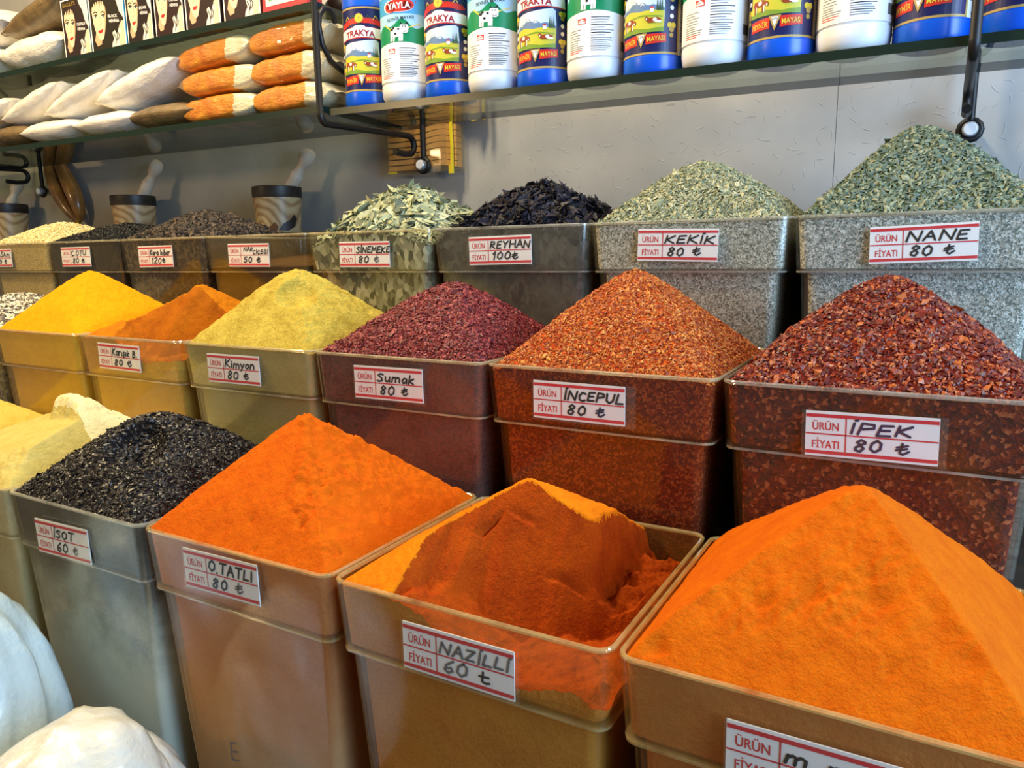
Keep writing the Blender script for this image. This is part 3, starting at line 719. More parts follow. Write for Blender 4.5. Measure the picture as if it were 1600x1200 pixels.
# --- back row
FK_SS = flake_mat('pale_sesame_seeds', [(222, 206, 150), (206, 190, 132), (230, 216, 168), (190, 170, 110)], .55, .3)
B_SS = mottle_mat('sesame_bed', [(206, 188, 130), (180, 160, 100)], 400)
S_SS = mottle_mat('sesame_pressed', [(190, 168, 112), (176, 152, 96), (200, 178, 124)], 420)
FK_CO = flake_mat('black_small_seeds', [(10, 12, 14), (18, 20, 22), (8, 8, 10)], .5, .3)
B_CO = mottle_mat('black_seed_bed', [(8, 9, 10), (16, 17, 18)], 420)
S_CO = mottle_mat('black_seed_pressed', [(34, 30, 24), (44, 40, 32)], 300)
FK_KB = flake_mat('peppercorns', [(52, 42, 34), (36, 30, 26), (72, 58, 46), (28, 24, 22), (88, 72, 56)], .6, .3)
B_KB = mottle_mat('peppercorn_bed', [(30, 25, 22), (20, 17, 15)], 220)
S_KB = mottle_mat('peppercorn_pressed', [(74, 62, 46), (58, 48, 36), (92, 80, 58), (48, 40, 32)], 230)
P_NA = powder_mat('dark_brown_blossom', (84, 58, 26), (64, 42, 20), 40, 400)
FK_SI = flake_mat('grey_green_leaves', [(168, 172, 138), (150, 156, 124), (188, 190, 158), (132, 138, 106), (176, 176, 134), (110, 114, 90)], .6, .25)
B_SI = mottle_mat('grey_green_leaf_bed', [(84, 86, 66), (60, 62, 48)], 120)
S_SI = mottle_mat('grey_green_leaves_pressed', [(166, 166, 134), (134, 134, 104), (190, 188, 158), (102, 102, 78), (74, 74, 58), (150, 150, 120)], 170, (1, 1, .6))
FK_RE = flake_mat('dark_purple_leaves', [(34, 30, 38), (24, 22, 28), (48, 42, 52), (18, 16, 20), (40, 34, 44), (56, 50, 56)], .6, .3)
B_RE = mottle_mat('dark_leaf_bed', [(14, 13, 17), (24, 22, 27)], 150)
S_RE = mottle_mat('dark_leaves_pressed', [(52, 50, 50), (72, 68, 64), (36, 34, 36), (92, 88, 80)], 170, (1, 1, .6))
FK_KE = flake_mat('grey_green_herb', [(142, 146, 118), (126, 134, 110), (166, 166, 132), (104, 114, 96), (152, 152, 122), (186, 180, 146)], .7, .2)
B_KE = mottle_mat('grey_green_herb_bed', [(104, 108, 82), (84, 90, 68)], 300)
S_KE = mottle_mat('grey_green_herb_pressed', [(196, 194, 178), (156, 156, 140), (224, 222, 208), (112, 112, 100), (172, 168, 150)], 700)
FK_NN = flake_mat('green_mint_flakes', [(108, 122, 104), (94, 110, 96), (128, 138, 114), (78, 94, 82), (148, 150, 122), (104, 116, 106)], .65, .25)
B_NN = mottle_mat('green_mint_bed', [(74, 88, 64), (60, 74, 56)], 280)
S_NN = mottle_mat('mint_pressed', [(192, 196, 190), (150, 156, 148), (224, 226, 220), (106, 114, 108), (170, 168, 158)], 680)

heap(3, -2, pyramid(.048, -.003, .28, .6, .001, 22), B_SS, S_SS, 'pale sesame seed heap at the left end of the back row', flakes=dict(n=9000, size=.0019, asp=.6, thick=.4, mat=FK_SS, tilt=.4, kind='seed'), seed=6, n=70)
heap(3, -1, pyramid(.042, -.003, .45, .6, .001, 23, off=(-.05, 0)), B_CO, S_CO, 'black nigella seeds beside the sesame in the back row', flakes=dict(n=9000, size=.0019, asp=.6, thick=.45, mat=FK_CO, tilt=.4, kind='seed'), seed=7, n=70)
heap(3, 0, pyramid(.052, -.003, .24, .6, .001, 24), B_KB, S_KB, 'dark peppercorn heap in the back row in front of a mortar', flakes=dict(n=6000, size=.0027, asp=.95, thick=.9, mat=FK_KB, tilt=.8, kind='seed'), seed=8, n=70)
heap(3, 1, lambda X, Y, U, V: -.034 + .002 * fbm(X * 40, Y * 40, 25) + .008 * V, P_NA, P_NA, 'dark brown filling low inside the box in front of the largest mortar', n=60)
def dome(H, base, seed, lump, k=2.2):
    def f(X, Y, U, V):
        d = np.clip(.5 * np.maximum(abs(U), abs(V)) + .5 * np.hypot(U, V) / 1.15, 0, 1.1)
        return base + H * (1 - d ** 1.5) * (1 - .0 * d) + lump * fbm(X * 55, Y * 55, seed) * sstep(1, .8, np.maximum(abs(U), abs(V)))
    return f
heap(3, 2, dome(.066, -.008, 26, .004), B_SI, S_SI, 'pale grey-green dried leaf heap in the back row', flakes=dict(n=3600, size=.0086, asp=.34, thick=.08, mat=FK_SI, tilt=.5, kind='leaf', lift=.15), seed=9, n=70)
heap(3, 3, dome(.058, -.008, 27, .004), B_RE, S_RE, 'dark purple dried basil leaf heap in the back row', flakes=dict(n=4200, size=.0072, asp=.34, thick=.22, mat=FK_RE, tilt=.8, kind='leaf', lift=.2), seed=10, n=70)
heap(3, 4, pyramid(.076, -.004, .26, .5, .0016, 28, off=(-.10, 0)), B_KE, S_KE, 'grey-green thyme cone in the back row, left of the mint', flakes=dict(n=15000, size=.0024, asp=.42, thick=.2, mat=FK_KE, tilt=.6), seed=11)
heap(3, 5, pyramid(.091, -.002, .18, .5, .0016, 29, off=(-.06, 0)), B_NN, S_NN, 'tall green mint cone at the right end of the back row', flakes=dict(n=16000, size=.0024, asp=.45, thick=.2, mat=FK_NN, tilt=.6), seed=12)

spice_box(3, -2, 'clear plastic box of sesame at the left end of the back row', plastic('susam', (186, 166, 110), .25, seedv=14), RIM['warm'],
          (-.7365, .214, .2, 'SuSAm', ('60', '₺'), INK, INK, .046, dict(seed=10)))
spice_box(3, -1, 'clear plastic box of black nigella seeds, back row', plastic('cotu', (120, 106, 76), .22, seedv=15), RIM['warm'],
          (-.5004, .2139, .1, 'Ç.OTU', ('80', '₺'), INK, INK, .040, dict(seed=11)))
spice_box(3, 0, 'clear plastic box of peppercorns, back row', plastic('kara', (130, 118, 86), .14, seedv=16), RIM['warm'],
          (-.2945, .2124, .4, 'Kara biber', ('120', '₺'), INK, INK, .046, dict(seed=12)))
spice_box(3, 1, 'brownish plastic box with nothing above its rim, back row below the largest mortar', plastic('nar', (124, 104, 64), .30, seedv=17), RIM['warm'],
          (-.0929, .2121, -.4, ('NAR', 'ÇİÇEĞİ'), ('50', '₺'), INK, INK, .03, dict(seed=13, small=True)))
spice_box(3, 2, 'clear plastic box of pale grey-green leaves, back row', plastic('sinemeke', (168, 160, 116), .14, seedv=18), RIM['warm'],
          (.1131, .2108, -.3, 'SİNEMEKE', ('80', '₺'), INK, INKG, .052, dict(seed=14)))
spice_box(3, 3, 'smoky plastic box of dark basil leaves with a card reading 100, back row', plastic('reyhan', (132, 128, 110), .42, seedv=19), RIM['clear'],
          (.3083, .213, .9, 'REYHAN', ('100', '₺'), INK, INK, .050, dict(seed=15, sleeve=(-.043, .041))))
spice_box(3, 4, 'clear plastic box of grey-green thyme, back row', plastic('kekik', (190, 188, 170), .07, seedv=20), RIM['clear'],
          (.5096, .2151, -1.2, 'KEKİK', ('80', '₺'), INK, INK, .048, dict(seed=16)))
spice_box(3, 5, 'clear plastic box of green mint at the right end of the back row', plastic('nane', (190, 196, 196), .07, seedv=21), RIM['clear'],
          (.72, .2128, 1.9, 'NANE', ('80', '₺'), INK, INK, .044, dict(seed=17)))

# ------------------------------------------------------------------ shelves and brackets
def glass_mats(tint=(.80, .87, .83, 1)):
    t = NT('shelf_glass'); n = t.n
    tr = t.new('ShaderNodeBsdfTransparent'); tr.inputs[0].default_value = tint
    gl = t.new('ShaderNodeBsdfGlossy'); gl.inputs['Roughness'].default_value = .03
    lw = t.new('ShaderNodeLayerWeight'); lw.inputs[0].default_value = .5
    fr = t.math('ADD', t.math('MULTIPLY', t.math('POWER', lw.outputs['Facing'], 5.0), .9), .04, clamp=True)
    m = t.new('ShaderNodeMixShader'); t.l(fr, m.inputs[0]); t.l(tr.outputs[0], m.inputs[1]); t.l(gl.outputs[0], m.inputs[2]); t.l(m.outputs[0], t.out.inputs['Surface'])
    e = NT('shelf_glass_edge'); e.set(Base_Color=rgba((22, 38, 30)), Roughness=.25); e.b.inputs['Specular IOR Level'].default_value = .5
    return t.m, e.m
GLASS, GEDGE = glass_mats(); GLASS_SHADED, _ = glass_mats((.50, .56, .50, 1))  # left shelf tint darkened to put in the shade of the stacked goods
def glass_shelf(x0, z0, x1, z1, y0, y1, xa, xb, label, th=.009, gm=None):
    sl = (z1 - z0) / (x1 - x0)
    mb = MB(); v = []
    za, zb = z0 + sl * (xa - x0), z0 + sl * (xb - x0)
    mb.add([(xa, y0, za), (xb, y0, zb), (xb, y1, zb), (xa, y1, za), (xa, y0, za + th), (xb, y0, zb + th), (xb, y1, zb + th), (xa, y1, za + th)], [(0, 3, 2, 1), (4, 5, 6, 7)], 0)
    b = list(mb.v); mb.add(b, [(0, 1, 5, 4), (1, 2, 6, 5), (2, 3, 7, 6), (3, 0, 4, 7)], 1)
    o = mb.build('glass_shelf', [gm or GLASS, GEDGE]); tag(o, label, 'shelf', 'glass shelves on the wall')
    return lambda x: z0 + sl * (x - x0) + th
Y0S, Y1S = .478, .605
top_R = glass_shelf(-.0222, .4012, .783, .3849, Y0S, Y1S, -.020, 1.25, 'long glass shelf on the right carrying the blue and white jars')
top_L = glass_shelf(-.877, .4173, -.044, .4076, Y0S, .66, -1.7, -.034, 'lower glass shelf on the left, stacked with white and orange bags', gm=GLASS_SHADED)
top_U = glass_shelf(-.843, .5502, -.0487, .5433, Y0S, .66, -1.7, -.034, 'upper glass shelf on the left, carrying the hair dye boxes', gm=GLASS_SHADED)

IRON = flat((22, 20, 20), .45, .4, name='black_wrought_iron'); STEEL = flat((190, 192, 198), .35, .5, .6, name='brushed_metal'); CAPW = flat((226, 228, 232), .35, .4, name='pale_cap')
def arc(cy, cz, r, a0, a1, n, x): return [(x, cy + r * math.cos(math.radians(a0 + (a1 - a0) * i / n)), cz + r * math.sin(math.radians(a0 + (a1 - a0) * i / n))) for i in range(n + 1)]
def bracket(label, x, xr, zlow, z_arm, zt, scroll=True):
    root = thing('shelf_bracket', label, 'bracket', (x, WALL_Y, zlow), group='black wrought iron shelf brackets')
    def B(pts): return [(p[0] - x, p[1] - WALL_Y, p[2] - zlow) for p in pts]
    r = .0050
    f = MB()
    f.tube(B([(x, .470, zt), (x, .470, z_arm + .012)] + arc(.482, z_arm + .012, .012, 180, 270, 5, x) + [(x, .655, z_arm + .006)] + arc(.668, z_arm - .008, .014, 90, -70, 8, x) + [(x, .655, z_arm - .023), (x, .632, z_arm - .022)]), r, 8)
    o = f.build('frame', IRON, root); smooth_angle(o, 50)
    s = MB()
    s.tube(B([(xr, .690, zlow + .13), (xr, .690, zlow + .010)]), r * .9, 8)
    s.tube(B([(xr, .690 + 0 * i, zlow) for i in range(1)] and [(xr + .0105 * math.cos(a), .690, zlow + .0105 * math.sin(a)) for a in [math.radians(90 + i * 30) for i in range(12)]]), r * .85, 8, closed=True)
    o = s.build('wall_rod', IRON, root); smooth_angle(o, 50)
    c = MB(); ax = Matrix.Translation(B([(xr, .679, zlow)])[0]) @ Matrix.Rotation(math.radians(-90), 4, 'X')
    c.lathe([(.0001, 0), (.0074, 0), (.0082, .001), (.0082, .010), (.0082, WALL_Y - .679)], 24, axis=ax)
    o = c.build('standoff', STEEL, root); smooth_angle(o)
    d = MB(); ax = Matrix.Translation(B([(xr, .6775, zlow)])[0]) @ Matrix.Rotation(math.radians(-90), 4, 'X')
    d.lathe([(.0001, 0), (.0062, .0001), (.0070, .0008), (.0070, .0014)], 24, axis=ax); d.build('cap', CAPW, root)
    if scroll:
        e = MB(); k = z_arm
        e.tube(B([(x, .520, k + .077), (x, .497, k + .086), (x, .481, k + .105), (x, .4765, k + .128), (x, .4790, k + .142), (x, .487, k + .152), (x, .498, k + .154), (x, .507, k + .148), (x, .510, k + .138)]), .0042, 8)
        e.tube(B([(x, .520, k + .077), (x, .56, k + .070), (x, .62, k + .080), (x, .655, k + .11), (x, .67, k + .16)]), .0042, 8)
        o = e.build('scroll', IRON, root); smooth_angle(o, 50)
    return root
bracket('black iron bracket between the orange bags and the first blue jar', -.028, -.016, .353, .3915, .76)
bracket('black iron bracket at the right end of the jar shelf above the mint cone', .746, .7515, .3395, .3765, .76)
bracket('black iron bracket at the far left edge under the stacked white bags', -1.17, -1.13, .369, .4125, .76)

# ------------------------------------------------------------------ jars on the right shelf
BLUE = flat((10, 88, 214), .30, .5, name='blue_plastic'); JW = flat((232, 234, 236), .32, .5, name='white_plastic')
NAVY = flat((24, 30, 84), .35, .4, name='label_navy'); GOLD = flat((176, 150, 84), .4, .4, name='label_gold'); LRED = flat((204, 48, 36), .4, .3, name='label_red')
LWH = flat((236, 236, 236), .4, .3, name='label_white'); GRASS = flat((196, 190, 60), .4, .3, name='label_meadow'); GRN2 = flat((120, 150, 50), .4, .3, name='label_meadow_green')
SKY = flat((196, 214, 232), .4, .3, name='label_sky'); MTN = flat((98, 128, 168), .4, .3, name='label_mountain'); BRN = flat((150, 66, 34), .4, .3, name='label_brown'); YEL = flat((216, 190, 60), .4, .3, name='label_yellow')
GREEN = flat((14, 132, 84), .4, .3, name='label_green'); LBLU = flat((70, 158, 216), .4, .3, name='label_light_blue'); PBLU = flat((160, 206, 236), .4, .3, name='label_pale_blue'); BLK = flat((24, 24, 28), .5, .3, name='label_black'); GRY = flat((128, 130, 138), .5, .3, name='label_grey')
DGRN = flat((60, 84, 50), .4, .3, name='label_dark_green'); MAROON = flat((150, 24, 40), .4, .3, name='label_maroon')
JR = .0343
def cow_brown(a, x, y, s, lay=3, lying=False):
    a.poly([(x - s, y + .1 * s), (x - .8 * s, y + .55 * s), (x + .4 * s, y + .6 * s), (x + .9 * s, y + .42 * s), (x + .95 * s, y), (x + .5 * s, y - .08 * s), (x - .7 * s, y - .1 * s)], BRN, lay)
    a.poly(circle(x + .1 * s, y + .3 * s, .28 * s, .26 * s, 10), LWH, lay + 1)
    hx = x - 1.02 * s if lying else x + 1.0 * s
    a.poly(circle(hx, y + (.5 if lying else .12) * s, .22 * s, .26 * s, 10), BRN, lay + 1); a.poly(circle(hx, y + (.4 if lying else .0) * s, .1 * s, .14 * s, 8), LWH, lay + 2)
    if lying: a.poly(circle(x + .55 * s, y + .05 * s, .45 * s, .16 * s, 10), LWH, lay + 1)
    else:
        for lx in (-.75, -.5, .35, .6): a.rect(x + lx * s, x + (lx + .13) * s, y - .75 * s, y, BRN if lx in (-.75, .35) else LWH, lay)
def art_navy():
    a = Art(); u0, u1 = -.036, .0425; v0, v1 = .020, .127
    a.rect(u0, u1, v0, v1, NAVY, 1)
    a.rect(u1, u1 + .022, v0, v1, LWH, 1); a.rect(u0 - .024, u0, v0, v1, LWH, 1)
    for q0, q1 in ((v0, v0 + .0022), (v1 - .0022, v1)): a.rect(u0 - .002, u1, q0, q1, GOLD, 2)
    for q in (u0 - .002, u1 - .002): a.rect(q, q + .0022, v0, v1, GOLD, 2)
    rnd = random.Random(4); y = v1 - .006
    while y > v0 + .012:
        a.rect(u1 + .0025, u1 + .0025 + rnd.uniform(.010, .017), y, y + .0010, GRY, 2); a.rect(u0 - .021, u0 - .021 + rnd.uniform(.010, .016), y, y + .0010, GRY, 2); y -= .0027
    a.rect(u1 + .006, u1 + .018, v0 + .003, v0 + .0055, BLK, 2)
    for k in range(9): a.rect(u1 + .007 + k * .0012, u1 + .0075 + k * .0012, v0 + .0055, v0 + .011, BLK, 2)
    # ornament band, medal
    a.poly([(-.034, .1005), (-.030, .1075), (-.016, .1125), (0, .1135), (.016, .1125), (.030, .1095), (.034, .1045), (.026, .1035), (.012, .106), (0, .1065), (-.014, .1055), (-.026, .1015)], LRED, 2)
    for k in range(7):
        q = -.030 + k * .010
        if abs(q) > .004: a.stroke([(q - .003, .109 + .003 * math.cos(q * 40)), (q, .1145 + .002 * math.cos(q * 40)), (q + .003, .110 + .003 * math.cos(q * 40))], .0009, YEL if k % 2 else DGRN, 4)
    a.poly(circle(-.002, .1125, .0062, n=20), GOLD, 5); a.poly(circle(-.002, .1125, .0050, n=20), YEL, 6); a.stroke([(-.004, .113), (0, .113)], .0008, GOLD, 7); a.stroke([(-.002, .110), (-.002, .115)], .0008, GOLD, 7)
    # banner
    top = [(-.035 + .070 * i / 14, .1005 + .0035 * (1 - ((i - 7) / 7) ** 2) - .002) for i in range(15)]; bot = [(-.036 + .073 * i / 14, .0868 + .0030 * (1 - ((i - 7) / 7) ** 2) - .001) for i in range(15)]
    a.poly([(p[0], p[1] - .0012) for p in bot] + top[::-1], LRED, 2); a.poly(bot + [(p[0], p[1] - .0006) for p in top[::-1]], LWH, 3)
    a.poly(circle(-.002, .1015, .0085, .0022, 16), LWH, 4)
    a.text('TRAKYA', -.002, .0885, .0078, MAROON, 6, width=.042, bold=.02, align='C', arch=.002)
    # meadow picture
    fr = [(-.0285, .0425), (.0235, .0425), (.0245, .066), (.0235, .083), (.020, .0855), (.010, .0848), (-.004, .0835), (-.018, .0825), (-.027, .080), (-.0285, .070)]
    a.poly(fr, SKY, 3)
    a.poly([(-.0285, .0655), (-.026, .068), (-.021, .0725), (-.017, .070), (-.010, .0765), (-.004, .071), (0, .0735), (.006, .0695), (.012, .0705), (.0244, .0665), (.0240, .0610), (-.0285, .0610)], MTN, 4)
    for px, py in ((-.010, .0752), (-.0205, .0715), (.0, .0725)): a.poly([(px, py + .0008), (px + .0028, py - .0028), (px, py - .0018), (px - .0028, py - .003)], LWH, 5)
    a.poly([(-.0285, .0425), (.0235, .0425), (.0240, .0640), (.012, .0652), (-.004, .0640), (-.016, .0662), (-.0285, .0640)], GRASS, 5)
    a.poly([(-.0285, .0425), (.0235, .0425), (.0235, .0475), (.006, .0455), (-.012, .0485), (-.0285, .046)], GRN2, 6)
    a.poly([(-.02, .058), (0, .0605), (.022, .0585), (.022, .0572), (0, .0588), (-.02, .0565)], GRN2, 6)
    for q in (.0165, .0190, .0212): a.poly([(q - .0012, .064), (q + .0012, .064), (q, .0775)], DGRN, 7)
    a.rect(.0085, .0125, .0625, .0665, LWH, 7); a.poly([(.0078, .0665), (.0132, .0665), (.0105, .0690)], LRED, 7)
    cow_brown(a, -.0175, .0530, .0085, 8); cow_brown(a, .0130, .0525, .0078, 8, True)
    # medals on the right and left
    for mx in (.0325, -.0325):
        for my in (.078, .0475):
            a.poly(circle(mx - .0022, my + .002, .0030, n=12), YEL, 4); a.poly(circle(mx + .0022, my + .002, .0030, n=12), YEL, 4); a.poly(circle(mx, my - .0022, .0030, n=12), GOLD, 5)
        for my in (.067, .0585): a.poly(circle(mx, my, .0024, n=12), LWH, 4)
        a.poly(circle(mx, .0395, .0025, n=12), GOLD, 4)
    # red ribbon
    a.poly([(-.0275, .0285), (-.0055, .0300), (-.0055, .0405), (-.0275, .0390)], LRED, 4); a.poly([(.0045, .0300), (.0265, .0320), (.0265, .0410), (.0045, .0405)], LRED, 4)
    a.poly([(-.0065, .0415), (.0055, .0415), (-.0005, .0270)], GOLD, 6); a.poly([(-.0040, .0400), (.0030, .0400), (-.0005, .0310)], LWH, 7); a.text('U70', -.0005, .0372, .0022, BLK, 8, align='C')
    a.text('PEYNİR', -.0165, .0315, .0052, YEL, 6, width=.0185, bold=.015, align='C', rot=3); a.text('MAYASI', .0155, .0332, .0052, YEL, 6, width=.0185, bold=.015, align='C', rot=3)
    return a
def art_white():
    a = Art(); v0, v1 = .0255, .1290; U = .062
    a.rect(-U, U, v0, v1, LWH, 1)
    a.rect(-U, U, .072, v1, PBLU, 2); a.rect(-U, U, .108, v1, LBLU, 3)
    xs = [-U + 2 * U * i / 30 for i in range(31)]
    hill = [(x, .0945 + .0035 * math.sin(x * 210 + .8) + .004 * math.cos(x * 95)) for x in xs]
    arcb = [(x, .0690 + .0045 * math.exp(-(x / .03) ** 2)) for x in xs]
    a.poly(arcb + hill[::-1], GREEN, 4); a.poly([(x, .0255) for x in (xs[0], xs[-1])] + arcb[::-1], LWH, 4)
    a.stroke([(-.022, .095), (-.012, .088)], .0016, YEL, 5); a.stroke([(.010, .0905), (.026, .096)], .0012, YEL, 5)
    a.poly(circle(-.014, .1165, .0095, .0075, 16), LWH, 5); a.poly(circle(-.001, .1175, .0200, .0082, 28), LWH, 5)
    a.poly(circle(-.001, .1175, .0190, .0074, 28), LRED, 6); a.poly(circle(-.012, .1160, .0090, .0068, 16), LRED, 6); a.poly(circle(.010, .1185, .0090, .0062, 16), LRED, 6)
    a.text('YAYLA', -.001, .1138, .0078, LWH, 8, width=.0305, bold=.03, align='C', rot=3)
    a.poly(circle(.021, .1225, .0008, n=8), LRED, 6)
    a.text('PEYNİR MAYASI', .0005, .1005, .0038, BLK, 7, width=.036, align='C', rot=6, bold=.008)
    # standing white cow with black spots
    x, y = -.004, .083
    a.poly([(x - .0095, y - .002), (x - .0090, y + .007), (x - .004, y + .0085), (x + .006, y + .008), (x + .008, y + .002), (x + .006, y - .003), (x - .004, y - .004)], LWH, 6)
    for lx in (-.0090, -.0055, .0025, .0055): a.poly([(x + lx, y), (x + lx + .0026, y), (x + lx + .0022, y - .0085), (x + lx - .0004, y - .0085)], LWH, 6)
    a.poly(circle(x + .0095, y + .0075, .0058, .0052, 16), LWH, 7); a.poly(circle(x + .0105, y + .0040, .0044, .0030, 14), LWH, 8)
    a.poly([(x + .004, y + .0118), (x + .0055, y + .0150), (x + .0065, y + .0122), (x + .012, y + .0125), (x + .0135, y + .0155), (x + .0150, y + .0120), (x + .012, y + .0112), (x + .007, y + .0112)], BLK, 8)
    for sx, sy, sr in ((-.007, .0055, .0022), (-.002, .0005, .0018), (.002, .006, .0016), (-.0045, .0075, .0018)): a.poly(circle(x + sx, y + sy, sr, sr * .8, 9), BLK, 8)
    for ex in (.0078, .0112): a.poly(circle(x + ex, y + .0090, .0008, n=8), BLK, 9)
    a.stroke([(x + .008, y + .0035), (x + .0105, y + .0026), (x + .013, y + .0038)], .0006, BLK, 10)
    # small print
    rnd = random.Random(9); yy = .0655; k = 0
    while yy > .030:
        a.rect(-.001, -.001 + rnd.uniform(.016, .027), yy, yy + .0009, BLK if k % 3 == 0 else GRY, 5)
        if yy < .056: a.rect(-.030, -.030 + rnd.uniform(.012, .022), yy - .001, yy - .0002, LRED if yy < .034 else GRY, 5)
        yy -= .0027 if k < 9 else .0021; k += 1
    a.rect(-.017, -.007, .0595, .0655, LRED, 5); a.rect(-.0162, -.0078, .0603, .0622, LWH, 6); a.poly([(-.0162, .0628), (-.0078, .0628), (-.012, .0648)], LWH, 6)
    for k in range(14): a.rect(.036 + k * .0009, .0364 + k * .0009 + .0002 * (k % 3), .032, .042, BLK, 5)
    return a
ART_N, ART_W = art_navy(), art_white()
def wrap(r): return lambda u, v, h: Vector(((r + .0002 + h) * math.sin(u / r), -(r + .0002 + h) * math.cos(u / r), v))
def jar(kind):
    root = thing('jar', '', 'jar')
    mb = MB()
    if kind == 'blue':
        mb.lathe([(.001, .0), (JR - .006, .0), (JR - .002, .0015), (JR, .006), (JR, .0185), (JR - .0006, .0192), (JR - .0006, .1278), (JR, .1285), (JR, .148), (JR - .002, .156), (JR - .008, .163), (.022, .168), (.021, .170), (.021, .176)], 64)
        b = mb.build('jar_body', BLUE, root); smooth_angle(b, 40)
        c = MB(); c.lathe([(.0235, .171), (.0245, .172), (.0245, .188), (.0235, .190), (.001, .190)], 48); smooth_angle(c.build('cap', BLUE, root), 40)
        ART_N.build('paper_label', root, wrap(JR - .0006), cut=.003)
    else:
        r = JR + .0004
        mb.lathe([(.001, .0), (r - .010, .0), (r - .005, .002), (r - .0012, .008), (r, .016), (r, .0225), (r - .0008, .0232), (r - .0008, .0242), (r, .0248), (r - .0004, .0252), (r - .0004, .1292), (r, .1298), (r, .1335), (r - .0008, .1342), (r - .0003, .135), (r - .0015, .141), (r - .006, .150), (r - .013, .156), (.0205, .158), (.0205, .164)], 64)
        b = mb.build('jar_body', JW, root); smooth_angle(b, 40)
        c = MB(); c.lathe([(.0225, .159), (.0235, .160), (.0235, .176), (.0225, .178), (.001, .178)], 48); smooth_angle(c.build('cap', JW, root), 40)
        ART_W.build('paper_label', root, wrap(r - .0004), cut=.003)
    return root
def dup(root):
    r = root.copy(); COL.objects.link(r)
    for ch in list(root.children):
        c = ch.copy(); COL.objects.link(c); c.parent = r
        for g in list(ch.children):
            d = g.copy(); COL.objects.link(d); d.parent = c
    return r
jb, jw = jar('blue'), jar('white')
ORD = ['first', 'second', 'third', 'fourth', 'fifth', 'sixth', 'seventh']
DET = ['beside the iron bracket', 'with the meadow picture', 'with the meadow picture', 'with the meadow picture', 'between two white jars', 'left of the right bracket', 'right of the right bracket']
used = {'blue': False, 'white': False}; cnt = {'blue': 0, 'white': 0}
for i in range(12):
    kind = 'blue' if i % 2 == 0 or i == 11 else 'white'
    x = .021 + .0690 * i; y = Y0S + JR + (.007 if kind == 'blue' else .004)
    p = jb if kind == 'blue' else jw
    o = dup(p) if used[kind] else p; used[kind] = True
    o.location = (x, y, top_R(x) + ZO)
    view = math.atan2(.7364 - x, y + .3382)
    o.rotation_euler = (0, math.atan(.0202) * .6, view * 1.0 - math.radians((17, 15, 24, 12, 20, 10, 24, 8, 12, 6, 22, 10, 8)[i]))
    k = cnt[kind]; cnt[kind] += 1
    if kind == 'blue': lab = ORD[k] + ' blue jar counted from the left on the glass shelf, ' + DET[k]
    else: lab = ORD[k] + ' white jar with a cow label, counted from the left on the glass shelf'
    o['label'] = lab; o['group'] = 'cheese rennet jars on the glass shelf'

